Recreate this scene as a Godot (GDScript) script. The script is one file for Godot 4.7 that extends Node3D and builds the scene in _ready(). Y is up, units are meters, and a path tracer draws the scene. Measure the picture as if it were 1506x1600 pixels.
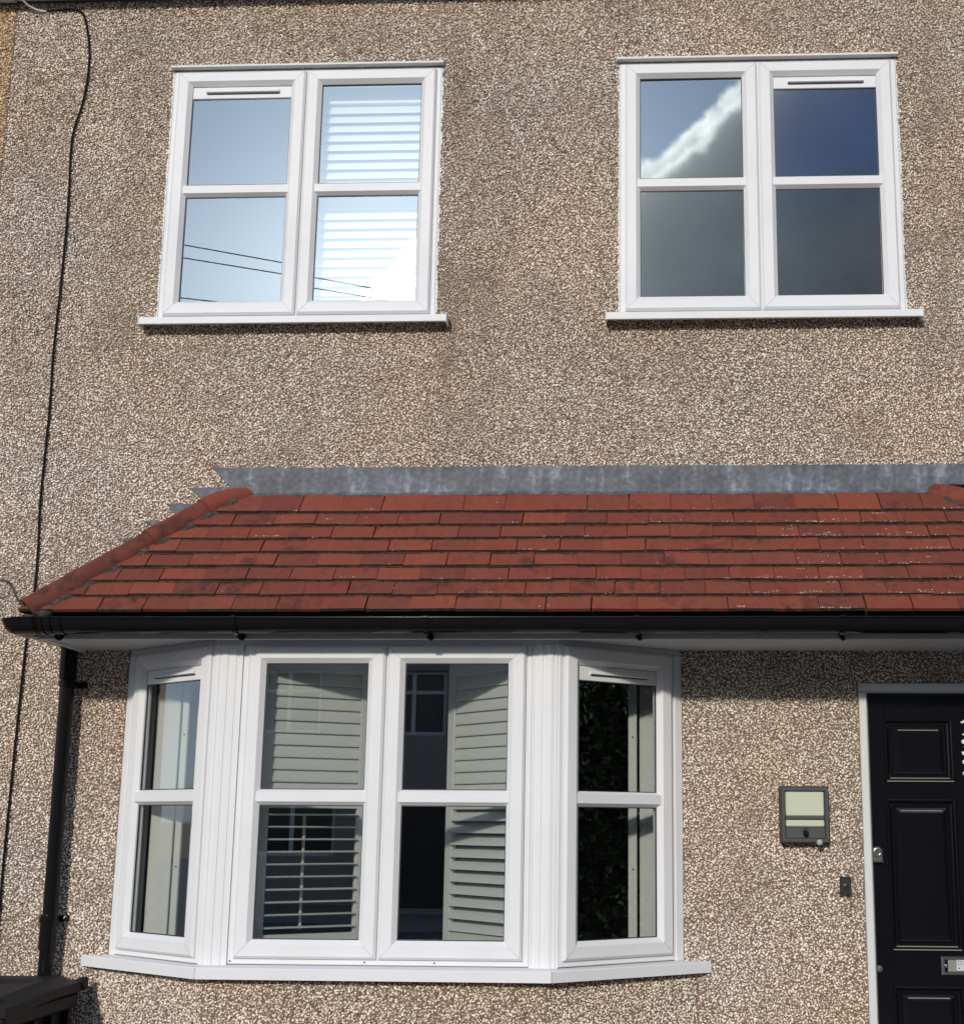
extends Node3D

# ---------------------------------------------------------------- constants (metres)
const BC := -0.5735            # middle of the bay
const SOF := 2.2966            # underside of the canopy soffit
const EAVE := Vector2(0.48, 2.372)   # canopy roof: z, y of the eave
const RIDGE := Vector2(0.03, 2.9455) # canopy roof: z, y of the top
const HIP_EL := -1.960
const HIP_TL := -1.340
const HIP_TR := 1.70
const HIP_ER := 2.355
const SUN_TO := Vector3(-0.1716, 0.3880, 0.9055)
const WX0 := -2.465
const WX1 := 2.75

var M := {}
var rng := RandomNumberGenerator.new()
var taken := {}

# ================================================================= small helpers
func numbered(n: String) -> String:
	if not taken.has(n):
		taken[n] = 0
		return n
	taken[n] += 1
	return "%s_%03d" % [n, taken[n]]

func thing(called: String, label: String, category: String, at := Vector3.ZERO, group := "") -> Node3D:
	var o := Node3D.new()
	o.name = numbered(called)
	add_child(o)
	o.position = at
	o.set_meta("label", label)
	o.set_meta("category", category)
	if group != "":
		o.set_meta("group", group)
	return o

func tag(o: Node, label: String, category: String, group := "") -> void:
	o.set_meta("label", label)
	o.set_meta("category", category)
	if group != "":
		o.set_meta("group", group)

func part(called: String, parent: Node, at := Transform3D()) -> Node3D:
	var o := Node3D.new()
	o.name = called
	parent.add_child(o, true)
	o.transform = at
	return o

func mb() -> SurfaceTool:
	var st := SurfaceTool.new()
	st.begin(Mesh.PRIMITIVE_TRIANGLES)
	return st

func put(st: SurfaceTool, called: String, mat: Material, parent: Node = self, at := Transform3D()) -> MeshInstance3D:
	return puts(st.commit(), called, mat, parent, at)

func puts(mesh: Mesh, called: String, mat: Material, parent: Node = self, at := Transform3D()) -> MeshInstance3D:
	var o := MeshInstance3D.new()
	o.mesh = mesh
	o.material_override = mat
	o.name = numbered(called) if parent == self else called
	parent.add_child(o, true)
	o.transform = at
	return o

func struct(st: SurfaceTool, called: String, mat: Material) -> MeshInstance3D:
	var o := put(st, called, mat)
	o.set_meta("kind", "structure")
	return o

func tri(st: SurfaceTool, a: Vector3, b: Vector3, c: Vector3) -> void:   # counter-clockwise from outside
	st.set_normal((b - a).cross(c - a).normalized())
	st.add_vertex(a)
	st.add_vertex(c)
	st.add_vertex(b)

func quad(st: SurfaceTool, a: Vector3, b: Vector3, c: Vector3, d: Vector3) -> void:
	st.set_normal((c - a).cross(d - b).normalized())
	st.add_vertex(a)
	st.add_vertex(c)
	st.add_vertex(b)
	st.add_vertex(a)
	st.add_vertex(d)
	st.add_vertex(c)

func smooth_quad(st: SurfaceTool, p: Array, n: Array) -> void:
	for k in [0, 2, 1, 0, 3, 2]:
		st.set_normal(n[k])
		st.add_vertex(p[k])

func box(st: SurfaceTool, lo: Vector3, hi: Vector3, c := 0.0, xf := Transform3D()) -> void:
	# a box with chamfered edges of width c
	var m := (lo + hi) / 2.0
	var h := (hi - lo) / 2.0
	var i := h - Vector3(c, c, c)
	for ax in 3:
		var u := (ax + 1) % 3
		var v := (ax + 2) % 3
		for s: float in [-1.0, 1.0]:
			var ps := []
			for k: Array in [[-1, -1], [1, -1], [1, 1], [-1, 1]]:
				var p := Vector3.ZERO
				p[ax] = s * h[ax]
				p[u] = k[0] * i[u]
				p[v] = k[1] * i[v]
				ps.append(xf * (m + p))
			if s > 0:
				quad(st, ps[0], ps[1], ps[2], ps[3])
			else:
				quad(st, ps[3], ps[2], ps[1], ps[0])
	if c <= 0.0:
		return
	for ax in 3:
		var u := (ax + 1) % 3
		var v := (ax + 2) % 3
		for su: float in [-1.0, 1.0]:
			for sv: float in [-1.0, 1.0]:
				var a := Vector3.ZERO
				var b := Vector3.ZERO
				a[u] = su * h[u]
				a[v] = sv * i[v]
				b[u] = su * i[u]
				b[v] = sv * h[v]
				var e := Vector3.ZERO
				e[ax] = i[ax]
				var q := [xf * (m + a - e), xf * (m + b - e), xf * (m + b + e), xf * (m + a + e)]
				if su * sv > 0:
					quad(st, q[3], q[0], q[1], q[2]) if false else quad(st, q[0], q[1], q[2], q[3])
				else:
					quad(st, q[3], q[2], q[1], q[0])
	for sx: float in [-1.0, 1.0]:
		for sy: float in [-1.0, 1.0]:
			for sz: float in [-1.0, 1.0]:
				var a := xf * (m + Vector3(sx * h.x, sy * i.y, sz * i.z))
				var b := xf * (m + Vector3(sx * i.x, sy * h.y, sz * i.z))
				var d := xf * (m + Vector3(sx * i.x, sy * i.y, sz * h.z))
				if sx * sy * sz > 0:
					tri(st, a, b, d)
				else:
					tri(st, a, d, b)

func ring(st: SurfaceTool, x0: float, y0: float, x1: float, y1: float, prof: Array) -> void:
	# a mitred frame: profile points are (inset, z) from outside to inside
	for k in prof.size() - 1:
		var i: float = prof[k].x
		var z: float = prof[k].y
		var j: float = prof[k + 1].x
		var w: float = prof[k + 1].y
		var o := [Vector3(x0 + i, y0 + i, z), Vector3(x1 - i, y0 + i, z), Vector3(x1 - i, y1 - i, z), Vector3(x0 + i, y1 - i, z)]
		var n := [Vector3(x0 + j, y0 + j, w), Vector3(x1 - j, y0 + j, w), Vector3(x1 - j, y1 - j, w), Vector3(x0 + j, y1 - j, w)]
		for s in 4:
			quad(st, o[s], o[(s + 1) % 4], n[(s + 1) % 4], n[s])

func prism(st: SurfaceTool, poly: PackedVector2Array, h0: float, h1: float, xf := Transform3D()) -> void:
	# polygon in local xy, extruded along local z
	var pl := poly
	if Geometry2D.is_polygon_clockwise(pl):
		pl = pl.duplicate()
		pl.reverse()
	# Godot calls a polygon clockwise in a y-down plane; make sure of the sign ourselves
	var area := 0.0
	for k in pl.size():
		var a := pl[k]
		var b := pl[(k + 1) % pl.size()]
		area += a.x * b.y - b.x * a.y
	if area < 0:
		pl = pl.duplicate()
		pl.reverse()
	for k in pl.size():
		var a := pl[k]
		var b := pl[(k + 1) % pl.size()]
		quad(st, xf * Vector3(a.x, a.y, h0), xf * Vector3(b.x, b.y, h0), xf * Vector3(b.x, b.y, h1), xf * Vector3(a.x, a.y, h1))
	var t := Geometry2D.triangulate_polygon(pl)
	for k in range(0, t.size(), 3):
		var a := pl[t[k]]
		var b := pl[t[k + 1]]
		var c := pl[t[k + 2]]
		if (b - a).cross(c - a) < 0:
			var s := b
			b = c
			c = s
		tri(st, xf * Vector3(a.x, a.y, h1), xf * Vector3(b.x, b.y, h1), xf * Vector3(c.x, c.y, h1))
		tri(st, xf * Vector3(a.x, a.y, h0), xf * Vector3(c.x, c.y, h0), xf * Vector3(b.x, b.y, h0))

func pv(a: Array) -> PackedVector2Array:
	var r := PackedVector2Array()
	for k in range(0, a.size(), 2):
		r.append(Vector2(a[k], a[k + 1]))
	return r

# extrude a (y, z) section along x
const ALONG_X := Basis(Vector3(0, 1, 0), Vector3(0, 0, 1), Vector3(1, 0, 0))
func bar_x(st: SurfaceTool, sect: Array, x0: float, x1: float) -> void:
	prism(st, pv(sect), x0, x1, Transform3D(ALONG_X, Vector3.ZERO))
# extrude a (x, z) section along y
func bar_y(st: SurfaceTool, sect: Array, y0: float, y1: float) -> void:
	prism(st, pv(sect), -y1, -y0, Transform3D(Basis(Vector3(1, 0, 0), Vector3(0, 0, 1), Vector3(0, -1, 0)), Vector3.ZERO))

func tube(st: SurfaceTool, pts: Array, r: float, sides := 10, r_end := -1.0, caps := true) -> void:
	var n := pts.size()
	var rings := []
	var dirs := []
	var up := Vector3.UP
	for k in n:
		var d: Vector3 = (pts[min(k + 1, n - 1)] - pts[max(k - 1, 0)]).normalized()
		if k == 0:
			up = Vector3.UP if absf(d.y) < 0.9 else Vector3.RIGHT
		var side := d.cross(up).normalized()
		up = side.cross(d).normalized()
		var rr := r if r_end < 0 else lerpf(r, r_end, float(k) / (n - 1))
		var row := []
		for s in sides:
			var a := TAU * s / sides
			row.append([side * cos(a) + up * sin(a), pts[k] + (side * cos(a) + up * sin(a)) * rr])
		rings.append(row)
		dirs.append(d)
	for k in n - 1:
		for s in sides:
			var t := (s + 1) % sides
			smooth_quad(st, [rings[k][t][1], rings[k][s][1], rings[k + 1][s][1], rings[k + 1][t][1]], [rings[k][t][0], rings[k][s][0], rings[k + 1][s][0], rings[k + 1][t][0]])
	if caps:
		for s in range(1, sides - 1):
			tri(st, rings[0][0][1], rings[0][s][1], rings[0][s + 1][1])
			tri(st, rings[n - 1][0][1], rings[n - 1][s + 1][1], rings[n - 1][s][1])

func lathe(st: SurfaceTool, prof: Array, sides := 24, xf := Transform3D()) -> void:
	# profile of (radius, height) turned round local z
	for k in prof.size() - 1:
		var a: Vector2 = prof[k]
		var b: Vector2 = prof[k + 1]
		var nn := Vector2(b.y - a.y, a.x - b.x).normalized()
		for s in sides:
			var t0 := TAU * s / sides
			var t1 := TAU * (s + 1) / sides
			var p := [Vector3(a.x * cos(t0), a.x * sin(t0), a.y), Vector3(a.x * cos(t1), a.x * sin(t1), a.y), Vector3(b.x * cos(t1), b.x * sin(t1), b.y), Vector3(b.x * cos(t0), b.x * sin(t0), b.y)]
			var q := [Vector3(nn.x * cos(t0), nn.x * sin(t0), nn.y), Vector3(nn.x * cos(t1), nn.x * sin(t1), nn.y), Vector3(nn.x * cos(t1), nn.x * sin(t1), nn.y), Vector3(nn.x * cos(t0), nn.x * sin(t0), nn.y)]
			for j in 4:
				p[j] = xf * p[j]
				q[j] = (xf.basis * q[j]).normalized()
			smooth_quad(st, p, q)

func curve(pts: Array, steps := 8) -> Array:
	# Catmull-Rom through the points
	var out := []
	for k in pts.size() - 1:
		var a: Vector3 = pts[max(k - 1, 0)]
		var b: Vector3 = pts[k]
		var c: Vector3 = pts[k + 1]
		var d: Vector3 = pts[min(k + 2, pts.size() - 1)]
		for s in steps:
			out.append(b.cubic_interpolate(c, a, d, float(s) / steps))
	out.append(pts[-1])
	return out

# ================================================================= materials
func lin(r: float, g: float, b: float) -> Color:
	return Color(r, g, b).linear_to_srgb()

func mat(c: Color, rough := 0.6, metal := 0.0) -> StandardMaterial3D:
	var m := StandardMaterial3D.new()
	m.albedo_color = c
	m.roughness = rough
	m.metallic = metal
	return m

func noise(sd: int, freq: float, oct := 4, type := FastNoiseLite.TYPE_SIMPLEX_SMOOTH) -> FastNoiseLite:
	var n := FastNoiseLite.new()
	n.seed = sd
	n.frequency = freq
	n.noise_type = type
	n.fractal_octaves = oct
	n.fractal_type = FastNoiseLite.FRACTAL_FBM if oct > 1 else FastNoiseLite.FRACTAL_NONE
	return n

func noise_tex(sd: int, size: int, freq: float, oct: int, stops: Array, cols: Array) -> NoiseTexture2D:
	var t := NoiseTexture2D.new()
	t.width = size
	t.height = size
	t.seamless = true
	t.noise = noise(sd, freq, oct)
	var g := Gradient.new()
	g.offsets = PackedFloat32Array(stops)
	g.colors = PackedColorArray(cols)
	t.color_ramp = g
	return t

func grey(v: float) -> Color:
	return Color(v, v, v)

func triplanar(m: StandardMaterial3D, metres: float, world := true) -> void:
	m.uv1_triplanar = true
	m.uv1_world_triplanar = world
	m.uv1_scale = Vector3.ONE / metres

func field(sd: int, freq: float, oct: int, w: int, h: int, size: int) -> Image:
	# seamless noise, stretched to a square: values 0 to 1 about 0.5
	var n := noise(sd, freq, oct)
	var im := n.get_seamless_image(w, h, false, false, 0.15, true)
	im.convert(Image.FORMAT_RGB8)
	if w != size or h != size:
		im.resize(size, size, Image.INTERPOLATE_CUBIC)
	return im

func tile_texture(sd: int, dirt: float, lichen: float) -> ImageTexture:
	# fired clay with dark algae blotches and pale lichen flecks
	var n := 320
	var im := Image.create(n, n, false, Image.FORMAT_RGB8)
	var a := field(sd, 0.012, 4, n, n, n)
	var b := field(sd + 1, 0.030, 4, n, n, n)
	var f := field(sd + 2, 0.15, 2, n, n, n)
	var l := field(sd + 3, 0.075, 3, n, n, n)
	for y in n:
		for x in n:
			var va := a.get_pixel(x, y).r
			var vb := b.get_pixel(x, y).r
			var vf := f.get_pixel(x, y).r
			var vl := l.get_pixel(x, y).r
			var t := 0.86 + 0.16 * (va - 0.5) + 0.16 * (vf - 0.5) + 0.10 * (vb - 0.5)
			var c := Color(t, t * (0.98 + 0.08 * (vb - 0.5)), t * (0.97 + 0.10 * (va - 0.5)))
			var d := smoothstep(0.62 - 0.20 * dirt, 0.82 - 0.14 * dirt, 0.45 * va + 0.40 * vb + 0.15 * vf)
			c = c.lerp(Color(0.30, 0.34, 0.36), d * (0.35 + 0.45 * dirt))
			if lichen > 0.0:
				var e := smoothstep(0.76, 0.84, vl * 0.8 + va * 0.25)
				c = c.lerp(Color(1.0, 1.0, 1.0), e * lichen)
			im.set_pixel(x, y, c.clamp(Color.BLACK, Color.WHITE))
	return ImageTexture.create_from_image(im)

func lead_texture() -> ImageTexture:
	# oxidised lead: pale runs down the sheet, dark scuffs
	var n := 512
	var im := Image.create(n, n, false, Image.FORMAT_RGB8)
	var a := field(71, 0.016, 4, 256, 512, n)
	var b := field(72, 0.05, 4, 512, 96, n)
	var c := field(73, 0.020, 3, n, n, n)
	var f := field(74, 0.10, 3, n, n, n)
	for y in n:
		for x in n:
			var va := a.get_pixel(x, y).r
			var vb := b.get_pixel(x, y).r
			var vc := c.get_pixel(x, y).r
			var vf := f.get_pixel(x, y).r
			var t := 0.37 + 0.12 * (va - 0.5) + 0.15 * (vb - 0.5) + 0.10 * (vc - 0.5) + 0.16 * (vf - 0.5)
			var w := smoothstep(0.60, 0.95, 0.5 * vb + 0.30 * va + 0.3 * vf) * 0.13
			var d := smoothstep(0.66, 0.85, vc * 0.7 + vf * 0.3) * 0.12
			im.set_pixel(x, y, Color(t * 0.97 + w - d, t * 1.02 + w - d, t * 1.12 + w - d).clamp(Color.BLACK, Color.WHITE))
	return ImageTexture.create_from_image(im)

func make_materials() -> void:
	var upvc := mat(lin(0.725, 0.73, 0.745), 0.48)
	upvc.metallic_specular = 0.38
	upvc.albedo_texture = noise_tex(5, 256, 0.012, 4, [0.0, 0.45, 1.0], [Color(0.972, 0.972, 0.968), Color(0.99, 0.99, 0.99), Color.WHITE])
	triplanar(upvc, 1.1)
	M.upvc = upvc
	var bead := mat(lin(0.80, 0.80, 0.80), 0.35)
	M.upvc_old = mat(lin(0.62, 0.63, 0.63), 0.45)
	M.bead = bead
	M.seam = mat(lin(0.34, 0.34, 0.35), 0.7)
	M.sealant = mat(lin(0.66, 0.65, 0.62), 0.7)
	M.gasket = mat(lin(0.015, 0.015, 0.017), 0.5)
	# coated double glazing: part of the light is mirrored, the rest passes
	var white := Image.create(2, 2, false, Image.FORMAT_RGB8)
	white.fill(Color.WHITE)
	var g := mat(Color(0.95, 0.98, 0.985, 0.28), 0.0, 1.0)
	g.transparency = BaseMaterial3D.TRANSPARENCY_ALPHA
	g.albedo_texture = ImageTexture.create_from_image(white)
	M.glass = g
	var mortar := mat(Color.WHITE, 0.95)
	mortar.albedo_texture = noise_tex(11, 256, 0.05, 4, [0.0, 0.5, 1.0], [lin(0.12, 0.082, 0.062), lin(0.20, 0.143, 0.11), lin(0.29, 0.22, 0.175)])
	triplanar(mortar, 0.35)
	M.mortar = mortar
	var chip := mat(Color.WHITE, 0.55)
	chip.vertex_color_use_as_albedo = true
	M.chip = chip
	M.tile = []
	var tones := [lin(0.262, 0.056, 0.029), lin(0.235, 0.050, 0.027), lin(0.285, 0.064, 0.031), lin(0.205, 0.047, 0.027), lin(0.248, 0.058, 0.031)]
	var tex := [tile_texture(100, 0.15, 0.0), tile_texture(110, 0.48, 0.10), tile_texture(120, 0.45, 0.6), tile_texture(130, 0.9, 0.25)]
	for k in tex.size():
		var row := []
		for c: Color in tones:
			var m := mat(c, 0.85)
			m.albedo_texture = tex[k]
			triplanar(m, 0.55)
			row.append(m)
		M.tile.append(row)
	var bed := mat(Color.WHITE, 0.95)
	bed.albedo_texture = noise_tex(31, 256, 0.04, 4, [0.0, 0.4, 0.65, 1.0], [lin(0.018, 0.015, 0.012), lin(0.034, 0.028, 0.022), lin(0.055, 0.046, 0.034), lin(0.17, 0.15, 0.12)])
	triplanar(bed, 0.2)
	M.bed = bed
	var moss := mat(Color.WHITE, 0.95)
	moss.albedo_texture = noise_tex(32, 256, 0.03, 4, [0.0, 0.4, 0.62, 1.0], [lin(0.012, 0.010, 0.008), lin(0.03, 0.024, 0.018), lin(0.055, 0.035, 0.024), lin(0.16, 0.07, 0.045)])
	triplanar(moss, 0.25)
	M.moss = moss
	var lead := mat(lin(0.80, 0.80, 0.80), 0.62)
	lead.albedo_texture = lead_texture()
	triplanar(lead, 1.6)
	M.lead = lead
	M.black = mat(lin(0.008, 0.008, 0.009), 0.16)
	M.black.metallic_specular = 0.3
	M.black_old = mat(lin(0.016, 0.017, 0.018), 0.42)
	M.cable = mat(lin(0.010, 0.009, 0.009), 0.75)
	M.cable.metallic_specular = 0.25
	M.cable_white = mat(lin(0.55, 0.54, 0.52), 0.5)
	M.iron = mat(lin(0.09, 0.085, 0.075), 0.7)
	M.soffit = mat(lin(0.60, 0.61, 0.62), 0.4)
	M.door = mat(lin(0.005, 0.005, 0.007), 0.13)
	M.ledge_tan = mat(lin(0.27, 0.25, 0.20), 0.9)
	M.chrome = mat(lin(0.62, 0.61, 0.59), 0.22, 1.0)
	M.numeral = mat(lin(0.72, 0.72, 0.72), 0.45, 0.3)
	M.satin = mat(lin(0.55, 0.54, 0.51), 0.38, 1.0)
	M.plaster = mat(lin(0.30, 0.32, 0.36), 0.9)
	M.floorboard = mat(lin(0.16, 0.11, 0.07), 0.7)
	M.shutter = mat(lin(0.56, 0.60, 0.55), 0.45)
	M.lamp_body = mat(lin(0.05, 0.05, 0.05), 0.55)
	M.diffuser = mat(lin(0.52, 0.55, 0.42), 0.35)
	M.dark_lens = mat(lin(0.01, 0.01, 0.01), 0.12)
	M.bell = mat(lin(0.014, 0.014, 0.016), 0.4)
	var bin := mat(lin(0.012, 0.013, 0.017), 0.5)
	bin.metallic_specular = 0.28
	M.bin = bin
	M.wood = mat(lin(0.06, 0.045, 0.035), 0.9)
	M.paving = mat(Color.WHITE, 0.9)
	M.paving.albedo_texture = noise_tex(41, 512, 0.02, 5, [0.0, 0.5, 1.0], [lin(0.09, 0.088, 0.085), lin(0.14, 0.137, 0.13), lin(0.20, 0.195, 0.19)])
	triplanar(M.paving, 2.3)
	M.asphalt = mat(Color.WHITE, 0.92)
	M.asphalt.albedo_texture = noise_tex(42, 512, 0.05, 4, [0.0, 0.5, 1.0], [lin(0.035, 0.035, 0.036), lin(0.05, 0.05, 0.052), lin(0.075, 0.075, 0.075)])
	triplanar(M.asphalt, 1.7)
	M.far_brick = mat(lin(0.28, 0.25, 0.23), 0.9)
	M.far_roof = mat(lin(0.14, 0.10, 0.085), 0.9)
	M.far_white = mat(lin(0.55, 0.55, 0.55), 0.5)
	M.far_glass = mat(lin(0.02, 0.022, 0.03), 0.08)
	M.leaf_dark = mat(lin(0.045, 0.075, 0.028), 0.85)
	M.leaf = mat(lin(0.06, 0.10, 0.025), 0.7)

# ================================================================= sky
var sk_a: FastNoiseLite
var sk_b: FastNoiseLite
var sk_c: FastNoiseLite
var sk_p: FastNoiseLite
const EDGE := [-1.2, 0.12, -0.62, 0.20, -0.36, 0.33, -0.244, 0.428, -0.187, 0.49, -0.09, 0.535, 0.003, 0.557, 0.045, 0.60, 0.084, 0.633, 0.16, 0.69, 0.30, 0.78, 0.6, 0.92, 1.4, 1.2]

func edge_height(u: float) -> float:
	for k in range(0, EDGE.size() - 2, 2):
		if u < EDGE[k + 2]:
			return lerpf(EDGE[k + 1], EDGE[k + 3], smoothstep(0.0, 1.0, clampf((u - EDGE[k]) / (EDGE[k + 2] - EDGE[k]), 0, 1)) * 0.3 + 0.7 * clampf((u - EDGE[k]) / (EDGE[k + 2] - EDGE[k]), 0, 1))
	return EDGE[-1]

func sky_color(d: Vector3) -> Color:
	var el := maxf(d.y, 0.0)
	var ang := rad_to_deg(acos(clampf(d.dot(SUN_TO), -1.0, 1.0)))
	var hz := pow(1.0 - el, 3.5)
	var c := Color(0.21, 0.33, 0.56).lerp(Color(0.60, 0.68, 0.76), hz)
	# bright air round the sun
	var au := exp(-pow(ang / 17.0, 2.0))
	var near := exp(-pow(ang / 8.0, 2.0))
	c += Color(1.06, 1.24, 1.56) * au + Color(1.2, 1.25, 1.15) * near + Color(0.9, 0.95, 0.8) * exp(-pow(ang / 14.0, 2.0)) * smoothstep(0.50, 0.30, d.y)
	# scattered clouds over the rest of the dome
	if d.y > 0.0:
		var p := Vector2(d.x, d.z) / (d.y + 0.22)
		var cv := sk_a.get_noise_2d(p.x * 60.0, p.y * 60.0) + 0.08
		var away := smoothstep(24.0, 42.0, ang)
		var k := smoothstep(0.08, 0.34, cv) * 0.85 * away
		var shade := 0.62 + 0.35 * sk_b.get_noise_2d(p.x * 40.0 + 50.0, p.y * 40.0)
		c = c.lerp(Color(0.95, 0.97, 1.0) * shade, k)
	# the cloud bank that stands before the sun, with its bright rim
	if d.z > 0.15 and d.y > 0.0:
		var u := d.x / d.z
		var v := d.y / d.z
		var n1 := sk_b.get_noise_2d(u * 700.0, v * 700.0)
		var n2 := sk_c.get_noise_2d(u * 2600.0, v * 2600.0)
		var puff := -sk_p.get_noise_2d(u * 1100.0 + 60.0 * n1, v * 1100.0 + 40.0 * n2)
		var dd := edge_height(u) - v + 0.010 * n1 + 0.009 * (puff - 0.35) + 0.004 * n2
		var a := smoothstep(-0.003, 0.009, dd)
		if a > 0.0:
			var core := Color(0.25, 0.32, 0.385).lerp(Color(0.11, 0.19, 0.44), smoothstep(0.07, 0.15, u) * smoothstep(0.44, 0.58, v))
			core = core.lerp(Color(0.19, 0.205, 0.255), smoothstep(0.10, 0.2, u) * smoothstep(0.56, 0.44, v))
			core *= 1.0 + 0.30 * sk_a.get_noise_2d(u * 260.0 + 7.0, v * 420.0) + 0.16 * n1 + 0.05 * n2
			# light that comes through the thin rim, in billows
			var in2 := dd - 0.022 - 0.010 * sk_b.get_noise_2d(u * 900.0 + 33.0, v * 900.0)
			var rim := exp(-maxf(dd, 0.0) / 0.011) * (0.50 + 0.9 * puff + 0.35 * n2) + 0.42 * exp(-pow(in2 / 0.008, 2.0)) * (0.5 + 0.9 * puff) + 0.20 * exp(-maxf(dd, 0.0) / 0.05)
			rim *= 0.5 + 1.6 * exp(-pow(ang / 26.0, 2.0))
			core += Color(1.0, 1.02, 0.98) * maxf(rim, 0.0) * 2.2
			core += Color(1.0, 0.99, 0.95) * (13.0 * exp(-pow(ang / 4.4, 2.0)) + 0.55 * exp(-pow(ang / 11.0, 2.0)))
			var fade := smoothstep(0.15, 0.4, d.z)
			c = c.lerp(core, a * fade)
	if d.y < 0.0:
		c = Color(0.22, 0.21, 0.20)
	c.a = 1.0
	return c

func make_sky() -> Sky:
	sk_a = noise(901, 0.010, 5)
	sk_b = noise(902, 0.020, 5)
	sk_c = noise(903, 0.020, 4)
	sk_p = noise(904, 0.020, 3, FastNoiseLite.TYPE_CELLULAR)
	sk_p.cellular_return_type = FastNoiseLite.RETURN_DISTANCE
	var w := 1024
	var h := 512
	var im := Image.create(w, h, false, Image.FORMAT_RGBF)
	for j in h:
		var th := PI / 2.0 - (j + 0.5) / h * PI
		for i in w:
			if j > h / 2 + 1:
				im.set_pixel(i, j, Color(0.22, 0.21, 0.20))
				continue
			var ph := ((i + 0.5) / w - 0.25) * TAU
			im.set_pixel(i, j, sky_color(Vector3(cos(th) * cos(ph), sin(th), cos(th) * sin(ph))))
	# the same sky again, finer
	var big := 4
	im.resize(w * big, h * big, Image.INTERPOLATE_BILINEAR)
	w *= big
	h *= big
	for j in range(int(h * 0.27), int(h * 0.405)):
		var th := PI / 2.0 - (j + 0.5) / h * PI
		for i in range(int(w * 0.44), int(w * 0.58)):
			var ph := ((i + 0.5) / w - 0.25) * TAU
			im.set_pixel(i, j, sky_color(Vector3(cos(th) * cos(ph), sin(th), cos(th) * sin(ph))))
	var m := PanoramaSkyMaterial.new()
	m.panorama = ImageTexture.create_from_image(im)
	var s := Sky.new()
	s.sky_material = m
	return s

# ================================================================= pebbledash
var chips := []
var pn1: FastNoiseLite
var pn2: FastNoiseLite
var pn3: FastNoiseLite
const CHIP_COLS := [0.88, 0.83, 0.76, 0.80, 0.71, 0.62, 0.64, 0.52, 0.43, 0.40, 0.27, 0.20, 0.64, 0.62, 0.60, 0.93, 0.92, 0.90, 0.46, 0.27, 0.21, 0.21, 0.15, 0.115]
const CHIP_SHARE := [0.38, 0.62, 0.74, 0.83, 0.90, 0.955, 0.965, 1.0]

func make_chips() -> void:
	var t := (1.0 + sqrt(5.0)) / 2.0
	var v := [Vector3(-1, t, 0), Vector3(1, t, 0), Vector3(-1, -t, 0), Vector3(1, -t, 0), Vector3(0, -1, t), Vector3(0, 1, t), Vector3(0, -1, -t), Vector3(0, 1, -t), Vector3(t, 0, -1), Vector3(t, 0, 1), Vector3(-t, 0, -1), Vector3(-t, 0, 1)]
	var f := [[0, 11, 5], [0, 5, 1], [0, 1, 7], [0, 7, 10], [0, 10, 11], [1, 5, 9], [5, 11, 4], [11, 10, 2], [10, 7, 6], [7, 1, 8], [3, 9, 4], [3, 4, 2], [3, 2, 6], [3, 6, 8], [3, 8, 9], [4, 9, 5], [2, 4, 11], [6, 2, 10], [8, 6, 7], [9, 8, 1]]
	for k in 3:
		var p := []
		for q: Vector3 in v:
			p.append(q.normalized() * rng.randf_range(0.72, 1.12))
		var st := mb()
		for i: Array in f:
			tri(st, p[i[0]], p[i[1]], p[i[2]])
		chips.append(st.commit())
	pn1 = noise(301, 0.55, 3)
	pn2 = noise(302, 2.2, 3)
	pn3 = noise(303, 0.9, 3)

func chip_color(x: float, y: float, ochre: bool) -> Color:
	var r := rng.randf()
	var k := 0
	# patches where pale or brown chips gather
	r = clampf(r + 0.10 * pn1.get_noise_2d(x, y) + 0.10 * pn2.get_noise_2d(x, y) - 0.05 * smoothstep(-1.4, -2.3, x) * (r if r < 0.9 else 0.0), 0.0, 0.999)
	while r > CHIP_SHARE[k]:
		k += 1
	var c := Color(CHIP_COLS[k * 3], CHIP_COLS[k * 3 + 1], CHIP_COLS[k * 3 + 2])
	var j := rng.randf_range(0.82, 1.16) * (1.0 + 0.10 * pn2.get_noise_2d(x * 0.6 + 9.0, y * 0.6))
	var warm := 0.025 + 0.07 * pn3.get_noise_2d(x + 20.0, y) - 0.02 * smoothstep(-1.5, -2.2, x)
	c = Color(c.r * j * (1.025 + warm), c.g * j * 0.995, c.b * j * (0.945 - warm))
	# grime washed down the render between and below the upper windows
	var wash := exp(-pow((x + 0.33) / 0.17, 2.0)) * smoothstep(3.05, 3.5, y) + 0.8 * exp(-pow((x - 1.68) / 0.16, 2.0)) * smoothstep(3.2, 3.7, y) + 0.7 * exp(-pow((x + 1.86) / 0.10, 2.0)) * smoothstep(3.3, 3.7, y)
	var streak := clampf(0.5 + 1.1 * pn2.get_noise_2d(x * 3.2, y * 0.55 + 40.0) + 0.5 * pn2.get_noise_2d(x * 2.0 + 70.0, y * 2.0), 0.0, 1.0)
	var g := wash * streak * 0.42 + 0.20 * smoothstep(0.15, 0.5, pn2.get_noise_2d(x * 0.8 + 33.0, y * 0.8))
	c = c.lerp(Color(0.30, 0.225, 0.165), clampf(g, 0.0, 0.6))
	if ochre:
		c = Color(c.r * 1.05, c.g * 0.88, c.b * 0.62)
	return c

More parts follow.
